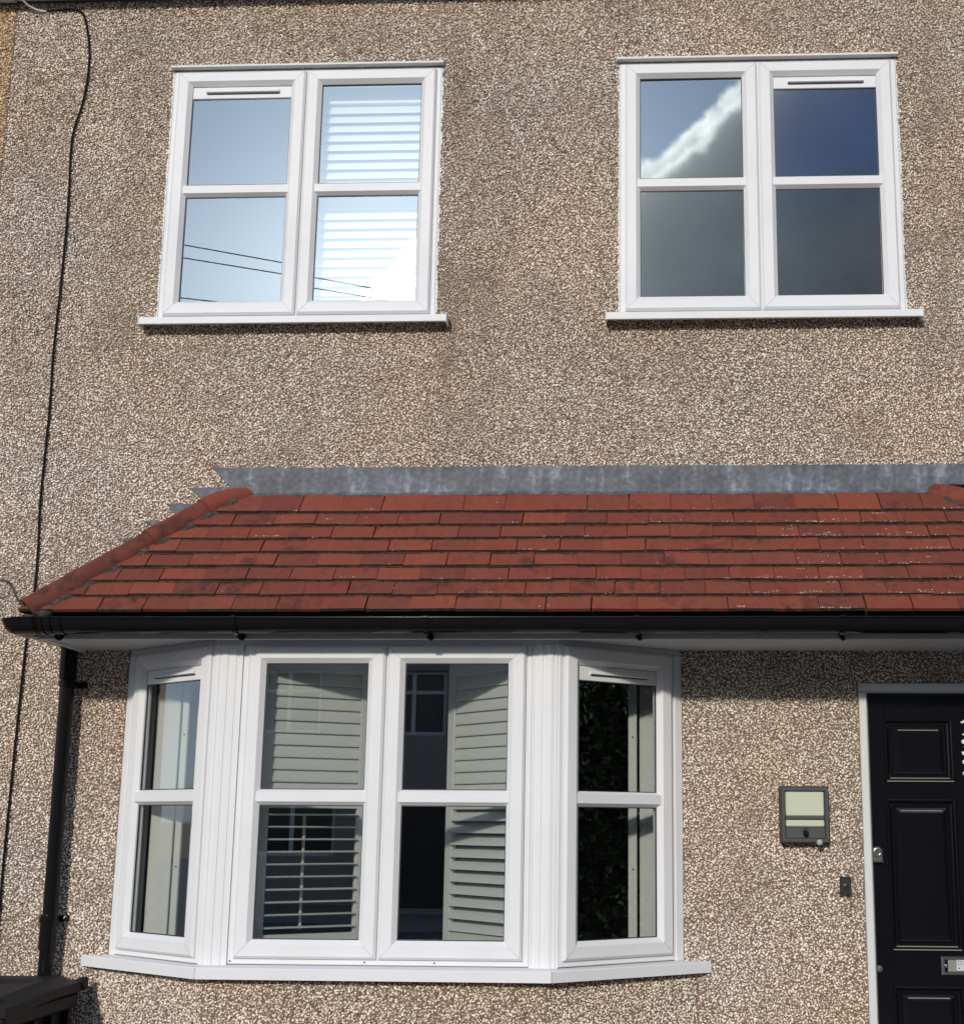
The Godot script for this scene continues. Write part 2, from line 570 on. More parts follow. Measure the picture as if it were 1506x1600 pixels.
func pebbles(called: String, parent: Node, x0: float, x1: float, y0: float, y1: float, holes: Array, ochre := false, at := Transform3D()) -> void:
	# stone chips thrown on wet render: far too many to count
	var step := 0.0085
	var where := [[], [], []]
	var tint := [[], [], []]
	var rows := int((y1 - y0) / (step * 0.88))
	for j in rows:
		var yy := y0 + (j + 0.5) * step * 0.88
		var cols := int((x1 - x0) / step)
		for i in cols:
			var x := x0 + (i + 0.5 + 0.5 * (j % 2)) * step + rng.randf_range(-0.0042, 0.0042)
			var y := yy + rng.randf_range(-0.0042, 0.0042)
			if x > x1 - 0.003:
				continue
			var ok := true
			for h: Rect2 in holes:
				if h.has_point(Vector2(x, y)):
					ok = false
					break
			if not ok:
				continue
			var s := 0.0033 + 0.0033 * pow(rng.randf(), 1.2)
			var b := Basis.from_euler(Vector3(rng.randf() * TAU, rng.randf() * TAU, rng.randf() * TAU)).scaled_local(Vector3(s, s * rng.randf_range(0.65, 1.0), s * rng.randf_range(0.6, 0.95)))
			var k := rng.randi() % 3
			where[k].append(Transform3D(b, Vector3(x, y, rng.randf_range(0.0, 0.0040))))
			tint[k].append(chip_color(x + at.origin.x, y, ochre))
	for k in 3:
		var mm := MultiMesh.new()
		mm.transform_format = MultiMesh.TRANSFORM_3D
		mm.use_colors = true
		mm.mesh = chips[k]
		mm.instance_count = where[k].size()
		for i in where[k].size():
			mm.set_instance_transform(i, where[k][i])
			mm.set_instance_color(i, tint[k][i])
		var o := MultiMeshInstance3D.new()
		o.multimesh = mm
		o.material_override = M.chip
		o.name = called
		o.set_meta("kind", "stuff")
		parent.add_child(o, true)
		o.transform = at

# a wall of boxes round rectangular openings, front face at z = zf
func wall_mesh(x0: float, x1: float, y0: float, y1: float, zf: float, zb: float, holes: Array) -> SurfaceTool:
	var st := mb()
	var xs := [x0, x1]
	for h: Rect2 in holes:
		xs.append(h.position.x)
		xs.append(h.end.x)
	xs.sort()
	for k in xs.size() - 1:
		var a: float = xs[k]
		var b: float = xs[k + 1]
		if b - a < 0.0005:
			continue
		var ys := [y0]
		var inside := []
		for h: Rect2 in holes:
			if h.position.x < (a + b) / 2 and h.end.x > (a + b) / 2:
				inside.append(Vector2(h.position.y, h.end.y))
		inside.sort_custom(func(p, q): return p.x < q.x)
		var from := y0
		for h: Vector2 in inside:
			if h.x > from + 0.0005:
				box(st, Vector3(a, from, zb), Vector3(b, h.x, zf))
			from = h.y
		if from < y1:
			box(st, Vector3(a, from, zb), Vector3(b, y1, zf))
	return st

# ================================================================= windows
const SASH := [Vector2(0, -0.03), Vector2(0, 0.016), Vector2(0.009, 0.025), Vector2(0.048, 0.025), Vector2(0.066, 0.008), Vector2(0.066, -0.02)]

func sash(parent: Node, x0: float, y0: float, x1: float, y1: float, bar_y0: float, vent: bool, at := Transform3D(), side := 0.066) -> void:
	# one casement: mitred frame, glazing bar, two panes and perhaps a trickle vent
	var st := mb()
	var prof := []
	for p: Vector2 in SASH:
		prof.append(Vector2(p.x * side / 0.066, p.y))
	ring(st, x0, y0, x1, y1, prof)
	put(st, "sash", M.upvc, parent, at)
	for c: Array in [[x0, y0, 1.0, 1.0], [x1, y0, -1.0, 1.0], [x1, y1, -1.0, -1.0], [x0, y1, 1.0, -1.0]]:
		st = mb()
		var dg := Vector3(c[2], c[3], 0) * (side * 0.60)
		box(st, Vector3(0, -0.0006, -0.001), Vector3(dg.length(), 0.0006, 0.00035), 0.0, Transform3D(Basis(Vector3(0, 0, 1), atan2(c[3], c[2])), Vector3(c[0] + c[2] * side * 0.14, c[1] + c[3] * side * 0.14, 0.025)))
		put(st, "corner_seam", M.seam, parent, at)
	var gx0 := x0 + side
	var gx1 := x1 - side
	var gy0 := y0 + side
	var gy1 := y1 - side
	st = mb()
	bar_x(st, [bar_y0 - 0.029, -0.015, bar_y0 + 0.029, -0.015, bar_y0 + 0.029, 0.004, bar_y0 + 0.019, 0.020, bar_y0 - 0.016, 0.020, bar_y0 - 0.029, 0.004], gx0 - 0.012, gx1 + 0.012)
	put(st, "glazing_bar", M.upvc, parent, at)
	var top := gy1
	if vent:
		top = gy1 - 0.058
		st = mb()
		box(st, Vector3(gx0, top, -0.012), Vector3(gx1, gy1 - 0.001, 0.004), 0.002)
		put(st, "vent_plate", M.upvc, parent, at)
		st = mb()
		var w := gx1 - gx0
		bar_x(st, [gy1 - 0.034, 0.004, gy1 - 0.034, 0.013, gy1 - 0.031, 0.017, gy1 - 0.020, 0.009, gy1 - 0.014, 0.004], gx0 + w * 0.14, gx1 - w * 0.12)
		put(st, "trickle_vent", M.upvc, parent, at)
		st = mb()
		box(st, Vector3(gx0 + w * 0.15, gy1 - 0.0375, 0.0035), Vector3(gx1 - w * 0.13, gy1 - 0.0345, 0.009))
		put(st, "vent_slot", M.gasket, parent, at)
	for s: Array in [[gy0, bar_y0 - 0.029], [bar_y0 + 0.029, top]]:
		st = mb()
		ring(st, gx0, s[0], gx1, s[1], [Vector2(0, 0.0015), Vector2(0.0035, 0.0015), Vector2(0.0035, -0.004)])
		put(st, "gasket", M.gasket, parent, at)
		var mid := Vector3((gx0 + gx1) / 2, (s[0] + s[1]) / 2, -0.001)
		var hw := (gx1 - gx0) / 2
		var hh: float = (s[1] - s[0]) / 2
		st = mb()
		quad(st, Vector3(-hw, -hh, 0), Vector3(hw, -hh, 0), Vector3(hw, hh, 0), Vector3(-hw, hh, 0))
		# no two panes are set quite in line
		var turn := Basis.from_euler(Vector3(deg_to_rad(rng.randf_range(-0.25, 0.25)), deg_to_rad(rng.randf_range(-0.22, 0.22)), 0))
		put(st, "pane", M.glass, parent, at * Transform3D(turn, mid))

func upper_window(house: Node, x0: float, vents: Array, label: String) -> Node3D:
	var w := part("window", house)
	w.set_meta("label", label)
	var x1 := x0 + 1.218
	var y0 := 3.743
	var y1 := 4.948
	var st := mb()
	ring(st, x0, y0, x1, y1, [Vector2(0, -0.07), Vector2(0, 0.004), Vector2(0.003, 0.007), Vector2(0.028, 0.007), Vector2(0.028, -0.05)])
	box(st, Vector3((x0 + x1) / 2 - 0.020, y0 + 0.027, -0.05), Vector3((x0 + x1) / 2 + 0.020, y1 - 0.027, 0.0065))
	put(st, "outer_frame", M.upvc, w)
	var xm := (x0 + x1) / 2
	sash(w, x0 + 0.022, y0 + 0.024, xm - 0.0035, y1 - 0.014, 4.358, vents[0])
	sash(w, xm + 0.0035, y0 + 0.024, x1 - 0.022, y1 - 0.014, 4.358, vents[1])
	# sill
	st = mb()
	bar_x(st, [y0 + 0.004, -0.06, y0 + 0.004, 0.020, y0 - 0.002, 0.066, y0 - 0.033, 0.068, y0 - 0.035, 0.058, y0 - 0.012, 0.052, y0 - 0.012, -0.06], x0 - 0.058, x1 + 0.058)
	put(st, "sill", M.upvc, w)
	for s: float in [x0 - 0.061, x1 + 0.056]:
		st = mb()
		box(st, Vector3(s, y0 - 0.037, -0.02), Vector3(s + 0.005, y0 + 0.006, 0.0695), 0.001)
		put(st, "end_cap", M.upvc, w)
	# drip moulding over the head, and the mastic round the frame
	st = mb()
	bar_x(st, [y1 + 0.006, -0.02, y1 + 0.030, -0.02, y1 + 0.030, 0.008, y1 + 0.013, 0.032, y1 + 0.004, 0.034, y1 + 0.004, 0.022], x0 - 0.014, x1 + 0.010)
	put(st, "drip_moulding", M.sealant, w)
	for s: float in [x0, x1]:
		st = mb()
		var sgn := -1.0 if s == x0 else 1.0
		var y := y0 + 0.006
		while y < y1 - 0.002:
			var yn := minf(y + 0.022, y1)
			var e := rng.randf_range(0.004, 0.011)
			box(st, Vector3(minf(s, s + sgn * e), y, -0.02), Vector3(maxf(s, s + sgn * e), yn, 0.0055 + rng.randf_range(0, 0.002)), 0.0015)
			y = yn
		put(st, "mastic", M.upvc_old, w)
	return w

func bay_window(house: Node) -> void:
	var w := part("bay_window", house)
	w.set_meta("label", "white three-sided bay window with slatted shutters behind the glass")
	var yb := 1.079
	var yt := 2.274
	var zf := 0.319
	# front: two sashes
	var f := Transform3D(Basis(), Vector3(0, 0, zf))
	var st := mb()
	ring(st, BC - 0.562, yb, BC + 0.562, yt, [Vector2(0, -0.05), Vector2(0, 0.004), Vector2(0.003, 0.007), Vector2(0.028, 0.007), Vector2(0.028, -0.05)])
	box(st, Vector3(BC - 0.02, yb + 0.027, -0.05), Vector3(BC + 0.02, yt - 0.027, 0.0065))
	put(st, "outer_frame", M.upvc, w, f)
	sash(w, BC - 0.5385, yb + 0.022, BC - 0.0035, yt - 0.002, 1.692, false, f, 0.068)
	sash(w, BC + 0.0035, yb + 0.022, BC + 0.5385, yt - 0.002, 1.692, false, f, 0.068)
	# two small screws in the bottom frame
	for x: float in [-1.125, -0.62, -0.36]:
		st = mb()
		lathe(st, [Vector2(0.0035, 0.007), Vector2(0.003, 0.009), Vector2(0.0, 0.0095)], 10)
		put(st, "screw_cap", M.lamp_body, w, f * Transform3D(Basis(), Vector3(x, yb + 0.011, 0)))
	# splayed sides
	var pts := [Vector2(BC - 1.1216, 0.0), Vector2(BC - 0.655, 0.335), Vector2(BC + 0.655, 0.335), Vector2(BC + 1.1216, 0.0)]
	for s in 2:
		var a: Vector2 = pts[0] if s == 0 else pts[2]
		var b: Vector2 = pts[1] if s == 0 else pts[3]
		var d := (b - a).normalized()
		var side := Transform3D(Basis(Vector3(d.x, 0, d.y), Vector3.UP, Vector3(-d.y, 0, d.x)), Vector3(a.x, 0, a.y))
		var l := a.distance_to(b)
		# local x runs from a to b; the wall end is 0 for the first side and l for the second
		var x0 := 0.018 if s == 0 else 0.010
		var x1 := l - 0.010 if s == 0 else l - 0.018
		st = mb()
		ring(st, x0, yb, x1, yt, [Vector2(0, -0.05), Vector2(0, 0.004), Vector2(0.003, 0.007), Vector2(0.026, 0.007), Vector2(0.026, -0.05)])
		put(st, "outer_frame", M.upvc, w, side)
		sash(w, x0 + 0.020, yb + 0.022, x1 - 0.018, yt - 0.002, 1.692, true, side, 0.068)
		# strip against the wall
		st = mb()
		if s == 0:
			box(st, Vector3(-0.030, yb - 0.004, -0.05), Vector3(x0 + 0.001, yt + 0.0, 0.012), 0.003)
		else:
			box(st, Vector3(x1 - 0.001, yb - 0.004, -0.05), Vector3(l + 0.030, yt + 0.0, 0.012), 0.003)
		put(st, "wall_strip", M.upvc, w, side)
		# ribbed corner post: polygon in plan
		var c: Vector2 = b if s == 0 else a
		var fx := BC - 0.562 if s == 0 else BC + 0.562
		var sx := -1.0 if s == 0 else 1.0
		var e := c + (-d if s == 0 else d) * 0.012     # on the splayed side
		var nrm := Vector2(-d.y, d.x)
		var pl := PackedVector2Array()
		pl.append(Vector2(fx + sx * 0.001, zf - 0.05))
		pl.append(Vector2(fx + sx * 0.001, zf + 0.010))
		# ribs across the front of the post
		var p0 := Vector2(fx + sx * 0.001, zf + 0.012)
		var p1 := Vector2(fx + sx * 0.070, zf + 0.019)
		var p2 := e + nrm * 0.008
		var ribs := [0.0, 0.10, 0.12, 0.34, 0.36, 0.56, 0.58, 0.80, 0.82, 1.0]
		for k in ribs.size():
			var p := p0.lerp(p1, ribs[k])
			pl.append(p + Vector2(0, -0.0022 if k % 4 == 2 or k % 4 == 3 else 0.0))
		for t: float in [0.10, 0.30, 0.34, 0.52, 0.56, 0.76, 0.80]:
			var p := p1.lerp(p2, t)
			var low := (0.0020 if s == 0 else 0.0045) if (t == 0.34 or t == 0.52 or t == 0.80) else 0.0
			pl.append(p - nrm * low)
		pl.append(p2)
		pl.append(e - nrm * 0.05)
		st = mb()
		prism(st, pl, -(yt + 0.0), -(yb - 0.003), Transform3D(Basis(Vector3(1, 0, 0), Vector3(0, 0, 1), Vector3(0, -1, 0)), Vector3.ZERO))
		put(st, "corner_post", M.upvc, w)
	# head trim up to the soffit
	st = mb()
	prism(st, pv([BC - 1.155, -0.04, BC - 1.14, 0.0, BC - 0.66, 0.325, BC + 0.66, 0.325, BC + 1.14, 0.0, BC + 1.155, -0.04]), -(SOF - 0.001), -yt, Transform3D(Basis(Vector3(1, 0, 0), Vector3(0, 0, 1), Vector3(0, -1, 0)), Vector3.ZERO))
	put(st, "head_trim", M.soffit, w)
	# sill: three mitred lengths
	var o := [Vector2(BC - 1.2474, 0.006), Vector2(BC - 0.6524, 0.4073), Vector2(BC + 0.6524, 0.4073), Vector2(BC + 1.2474, 0.006)]
	var inn := [Vector2(BC - 0.98, -0.08), Vector2(BC - 0.55, 0.22), Vector2(BC + 0.55, 0.22), Vector2(BC + 0.98, -0.08)]
	for k in 3:
		st = mb()
		var p0: Vector2 = o[k]
		var p1: Vector2 = o[k + 1]
		var q0: Vector2 = inn[k]
		var q1: Vector2 = inn[k + 1]
		var top0 := 1.0795
		var topf := 1.074
		var bot := 1.033
		var n := Vector2(-(p1 - p0).y, (p1 - p0).x).normalized()
		var A := Vector3(p0.x, topf, p0.y)
		var B := Vector3(p1.x, topf, p1.y)
		var C := Vector3(q1.x, top0, q1.y)
		var D := Vector3(q0.x, top0, q0.y)
		quad(st, A, B, C, D)
		var nn := Vector3(n.x, 0, n.y) * 0.003
		quad(st, A - Vector3(0, 0.003, 0) + nn, B - Vector3(0, 0.003, 0) + nn, B, A)
		quad(st, Vector3(p0.x, bot, p0.y) + nn, Vector3(p1.x, bot, p1.y) + nn, B - Vector3(0, 0.003, 0) + nn, A - Vector3(0, 0.003, 0) + nn)
		quad(st, Vector3(q0.x, bot + 0.012, q0.y), Vector3(q1.x, bot + 0.012, q1.y), Vector3(p1.x, bot, p1.y) + nn, Vector3(p0.x, bot, p0.y) + nn)
		if k == 0:
			quad(st, Vector3(q0.x, bot + 0.012, q0.y), Vector3(p0.x, bot, p0.y) + nn, A - Vector3(0, 0.003, 0) + nn, D)
		if k == 2:
			quad(st, D * 0 + C, B - Vector3(0, 0.003, 0) + nn, Vector3(p1.x, bot, p1.y) + nn, Vector3(q1.x, bot + 0.012, q1.y))
		put(st, "sill", M.upvc, w)
	# white boards that line the bay inside, and the strips that carry the shutters
	for b: Array in [[-1.621, -1.600, -0.005], [-1.588, -1.492, -0.012], [-1.481, -1.453, 0.0], [-1.428, -1.404, -0.03], [0.398, 0.50, -0.12], [0.352, 0.388, -0.085]]:
		st = mb()
		box(st, Vector3(b[0], 1.09, b[2] - 0.02), Vector3(b[1], 2.27, b[2]), 0.003)
		put(st, "lining_board", M.shutter, w)
	for b: Array in [[-1.467, 1.95, 0.0], [-1.467, 1.42, 0.0], [0.371, 1.95, -0.085], [0.371, 1.42, -0.085]]:
		st = mb()
		lathe(st, [Vector2(0.004, 0.0), Vector2(0.0035, 0.002), Vector2(0, 0.0022)], 8)
		put(st, "screw", M.gasket, w, Transform3D(Basis(), Vector3(b[0], b[1], b[2])))
	# boards under and over the bay inside
	for y: Array in [[1.036, 1.0775], [2.28, 2.2945]]:
		st = mb()
		prism(st, pv([BC - 1.10, -0.26, BC - 0.62, 0.30, BC + 0.62, 0.30, BC + 1.10, -0.26]) if y[0] > 2.0 else pv([BC - 0.95, -0.26, BC - 0.95, -0.10, BC - 0.55, 0.21, BC + 0.55, 0.21, BC + 0.95, -0.10, BC + 0.95, -0.26]), -y[1], -y[0], Transform3D(Basis(Vector3(1, 0, 0), Vector3(0, 0, 1), Vector3(0, -1, 0)), Vector3.ZERO))
		put(st, "window_board", M.shutter, w)

# ================================================================= shutters
func shutter(label: String, group: String, hinge: Vector3, turn: float, width: float, h: float, flip: bool, up_tilt: float, low_tilt: float, step: float, rod := true) -> Node3D:
	# a slatted leaf: local x from the hinge along the leaf, y up, z towards the glass
	var t := thing("plantation_shutter", label, "shutter", hinge, group)
	t.rotation.y = turn
	var s := -1.0 if flip else 1.0
	var th := 0.014
	var sw := 0.045
	for x: Array in [[0.0, sw], [width - sw, width]]:
		var st := mb()
		box(st, Vector3(minf(s * x[0], s * x[1]), 0, -th), Vector3(maxf(s * x[0], s * x[1]), h, th), 0.003)
		put(st, "stile", M.shutter, t)
	var xa := minf(s * sw, s * (width - sw))
	var xb := maxf(s * sw, s * (width - sw))
	var mid := h * 0.497
	for y: Array in [[0.0, 0.082], [mid - 0.03, mid + 0.03], [h - 0.085, h]]:
		var st := mb()
		box(st, Vector3(xa - 0.002, y[0] + 0.001, -th + 0.001), Vector3(xb + 0.002, y[1] - 0.001, th - 0.001), 0.002)
		put(st, "rail", M.shutter, t)
	# one louver mesh, shared
	var lw := 0.031
	var st := mb()
	var sec := []
	for k in 10:
		var a := TAU * k / 10.0
		sec.append(lw * cos(a))
		sec.append(0.0042 * sin(a))
	bar_x(st, sec, xa + 0.001, xb - 0.001)
	var mesh := st.commit()
	for half: Array in [[0.082, mid - 0.03, low_tilt], [mid + 0.03, h - 0.085, up_tilt]]:
		var n := int(round((half[1] - half[0]) / step))
		var g: float = (half[1] - half[0]) / n
		for k in n:
			# section lies in (y, z): tilt 0 is flat, 90 is upright
			var ang := deg_to_rad(half[2] - 90.0 + rng.randf_range(-1.2, 1.2))
			puts(mesh, "louver", M.shutter, t, Transform3D(Basis(Vector3.RIGHT, ang), Vector3(0, half[0] + (k + 0.5) * g, 0)))
		if rod and half[2] < 45.0:
			var sr := mb()
			box(sr, Vector3(s * width * 0.45 - 0.005, half[0] + 0.01, -0.040), Vector3(s * width * 0.45 + 0.005, half[1] - 0.02, -0.030), 0.001)
			put(sr, "tilt_rod", M.shutter, t)
	return t

# ================================================================= canopy roof
func clip_tile(pl: PackedVector2Array, left: bool, right: bool, region: PackedVector2Array) -> PackedVector2Array:
	var r := Geometry2D.intersect_polygons(pl, region)
	return r[0] if r.size() else PackedVector2Array()

func put_tile(pl: PackedVector2Array, low: float, m: Material, roof: Node, at: Transform3D) -> void:
	# a flat clay tile; its lower edge and underside are dark with moss
	var area := 0.0
	for k in pl.size():
		area += pl[k].cross(pl[(k + 1) % pl.size()])
	if area < 0.0:
		pl.reverse()
	var h0 := 0.0105
	var h1 := 0.0235
	var a := mb()
	var b := mb()
	for k in pl.size():
		var p := pl[k]
		var q := pl[(k + 1) % pl.size()]
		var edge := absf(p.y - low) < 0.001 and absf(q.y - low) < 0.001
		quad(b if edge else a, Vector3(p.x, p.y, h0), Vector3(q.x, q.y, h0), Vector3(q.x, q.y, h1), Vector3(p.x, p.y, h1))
	for k in range(1, pl.size() - 1):
		tri(a, Vector3(pl[0].x, pl[0].y, h1), Vector3(pl[k].x, pl[k].y, h1), Vector3(pl[k + 1].x, pl[k + 1].y, h1))
		tri(b, Vector3(pl[0].x, pl[0].y, h0), Vector3(pl[k + 1].x, pl[k + 1].y, h0), Vector3(pl[k].x, pl[k].y, h0))
	a.set_material(m)
	var mesh := a.commit()
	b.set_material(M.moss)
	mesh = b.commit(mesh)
	var o := MeshInstance3D.new()
	o.mesh = mesh
	o.name = "tile"
	roof.add_child(o, true)
	o.transform = at

func canopy_roof(house: Node) -> void:
	var roof := part("canopy_roof", house)
	roof.set_meta("label", "red clay tiled canopy roof with hipped end over bay and door")
	var len := EAVE.distance_to(RIDGE)
	var up := Vector3(0, RIDGE.y - EAVE.y, RIDGE.x - EAVE.x).normalized()
	var nrm := Vector3.RIGHT.cross(up).normalized()
	# slope plane: local x along the eave, local y up the slope, local z outwards
	var slope := Transform3D(Basis(Vector3.RIGHT, up, nrm), Vector3(0, EAVE.y, EAVE.x))
	var region := pv([HIP_EL, 0, HIP_ER, 0, HIP_TR, len, HIP_TL, len])
	# boarding under the tiles
	var st := mb()
	prism(st, pv([HIP_EL + 0.06, 0.02, HIP_ER - 0.06, 0.02, HIP_TR, len, HIP_TL, len]), -0.03, -0.006, slope)
	put(st, "boarding", M.wood, roof)
	var starts := [642.0, 542.0, 512.8, 481.7, 521.0, 492.0, 526.6, 493.8]
	var joint := [-0.4615, -0.713, -0.786, -0.863, -0.765, -0.838, -0.752, -0.833]
	var gauge := 0.0856
	var pitch := 0.1702
	for r in 8:
		var s0 := gauge * r
		var k0 := int(floor((HIP_EL - joint[r]) / pitch)) - 1
		for k in 30:
			var xa: float = joint[r] + (k0 + k) * pitch + rng.randf_range(-0.002, 0.002)
			var xb := xa + pitch - rng.randf_range(0.0015, 0.004)
			if xb < HIP_EL or xa > HIP_ER:
				continue
			var l := minf(0.19, len - s0 + 0.0)
			var lo := s0 + rng.randf_range(-0.0042, 0.0042)
			var pl := pv([xa, lo, xb, lo, xb, s0 + l, xa, s0 + l])
			var cut := clip_tile(pl, false, false, region)
			if cut.size() < 3:
				continue
			var b := Rect2(cut[0], Vector2.ZERO)
			for p in cut:
				b = b.expand(p)
			if b.size.x < 0.02:
				continue
			var c := Vector3((xa + xb) / 2, s0, 0)
			var local := PackedVector2Array()
			for p in cut:
				local.append(p - Vector2(c.x, c.y))
			var tilt := Basis.from_euler(Vector3(-(-0.128) * -1.0 + rng.randf_range(-0.010, 0.010), rng.randf_range(-0.014, 0.014), rng.randf_range(-0.014, 0.014)))
			var cx := c.x
			var d := rng.randf()
			var tex := 0
			if r <= 1:
				tex = 1 if d < 0.45 else (3 if d < 0.75 else 0)
				if cx > 0.6:
					tex = 3 if d < 0.45 else 2
			elif cx > 0.35:
				tex = 2 if d < 0.32 + 0.3 * smoothstep(0.4, 1.6, cx) else (1 if d < 0.75 else 0)
			elif r <= 3:
				tex = 1 if d < 0.5 else 0
			else:
				tex = 1 if d < 0.18 else 0
			var tone := rng.randi() % 5
			if r == 1 and cx < -1.72:
				tex = 3
				tone = 3
			put_tile(local, lo - s0, M.tile[tex][tone], roof, slope * Transform3D(tilt, c + Vector3(0, 0, rng.randf_range(-0.001, 0.0015))))
	# moss and dirt caught under the lower edges, row by row
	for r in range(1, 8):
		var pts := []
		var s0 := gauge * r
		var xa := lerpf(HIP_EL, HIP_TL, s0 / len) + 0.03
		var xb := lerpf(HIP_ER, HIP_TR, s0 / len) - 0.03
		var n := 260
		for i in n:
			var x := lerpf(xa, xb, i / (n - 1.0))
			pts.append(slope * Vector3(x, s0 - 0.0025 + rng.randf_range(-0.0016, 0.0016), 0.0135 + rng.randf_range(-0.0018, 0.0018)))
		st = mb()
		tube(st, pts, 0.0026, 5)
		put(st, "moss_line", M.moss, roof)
	var spots := []
	for k in 420:
		var r := rng.randi_range(0, 7)
		var x := lerpf(0.1, 2.0, sqrt(rng.randf())) if rng.randf() < 0.86 else rng.randf_range(-1.3, 0.2)
		# most of it clings in little colonies to the lower edges
		var up_s := gauge * r + (absf(rng.randfn(0.0, 0.010)) + 0.002 if rng.randf() < 0.85 else rng.randf_range(0.0, 0.08))
		var m := 1 if rng.randf() < 0.35 else rng.randi_range(2, 7)
		for j in m:
			spots.append([x + rng.randfn(0.0, 0.014), up_s + absf(rng.randfn(0.0, 0.003)), r])
	var mm := MultiMesh.new()
	mm.transform_format = MultiMesh.TRANSFORM_3D
	mm.use_colors = true
	mm.mesh = chips[0]
	mm.instance_count = spots.size()
	for k in spots.size():
		var p: Array = spots[k]
		var off: float = 0.0235 - 0.128 * (p[1] - gauge * p[2])
		var sz := rng.randf_range(0.0012, 0.0034)
		mm.set_instance_transform(k, slope * Transform3D(Basis(Vector3(0, 0, 1), rng.randf() * TAU).scaled_local(Vector3(sz, sz * 0.8, 0.0012)), Vector3(p[0], p[1], off)))
		var g := rng.randf_range(0.35, 0.62)
		mm.set_instance_color(k, Color(g, g * 0.97, g * 0.86))
	var lich := MultiMeshInstance3D.new()
	lich.multimesh = mm
	lich.material_override = M.chip
	lich.name = "lichen"
	lich.set_meta("kind", "stuff")
	roof.add_child(lich)
	# hipped ends
	for e in 2:
		var ex := HIP_EL if e == 0 else HIP_ER
		var tx := HIP_TL if e == 0 else HIP_TR
		var base := Vector3(ex, EAVE.y, 0)
		var a := Vector3(ex, EAVE.y, EAVE.x)
		var t := Vector3(tx, RIDGE.y, RIDGE.x)
		var along := Vector3(0, 0, 1) if e == 0 else Vector3(0, 0, -1)
		var upv := Vector3(tx - ex, RIDGE.y - EAVE.y, 0)
		var sl := upv.length()
		upv = upv.normalized()
		var n2 := along.cross(upv).normalized()
		var sp := Transform3D(Basis(along, upv, n2), base)
		var z1: float = EAVE.x if e == 0 else -EAVE.x
		var zt: float = RIDGE.x if e == 0 else -RIDGE.x
		var reg := pv([0.006 * signf(z1), 0, z1, 0, zt, sl, 0.006 * signf(z1), sl])
		st = mb()
		prism(st, reg, -0.03, -0.006, sp)
		put(st, "boarding", M.wood, roof)
		for r in 9:
			var s0 := 0.0915 * r
			for k in 4:
				var xa := -0.12 + 0.085 * (r % 2) + k * pitch
				if e == 1:
					xa = -0.56 + 0.085 * (r % 2) + k * pitch
				var xb := xa + pitch - 0.003
				var pl := pv([xa, s0, xb, s0, xb, minf(s0 + 0.19, sl), xa, minf(s0 + 0.19, sl)])
				var cut := clip_tile(pl, false, false, reg)
				if cut.size() < 3:
					continue
				var local := PackedVector2Array()
				for p in cut:
					local.append(p - Vector2(xa, s0))
				put_tile(local, 0.0, M.tile[[0, 1, 3][rng.randi() % 3]][rng.randi() % 5], roof, sp * Transform3D(Basis(Vector3.RIGHT, -0.128 * -1.0 * -1.0), Vector3(xa, s0, 0)))
		hip(roof, a, t, nrm, n2, e)
	# fascia and soffit boards
	st = mb()
	box(st, Vector3(-1.915, SOF - 0.012, 0.400), Vector3(2.285, 2.392, 0.416), 0.002)
	put(st, "fascia", M.soffit, roof)
	for x: Array in [[-1.915, -1.900], [2.270, 2.285]]:
		st = mb()
		box(st, Vector3(x[0], SOF - 0.0115, 0.006), Vector3(x[1], 2.391, 0.3995), 0.002)
		put(st, "fascia", M.soffit, roof)
	st = mb()
	box(st, Vector3(-1.8995, SOF, 0.006), Vector3(2.2695, SOF + 0.009, 0.3995))
	put(st, "soffit", M.soffit, roof)

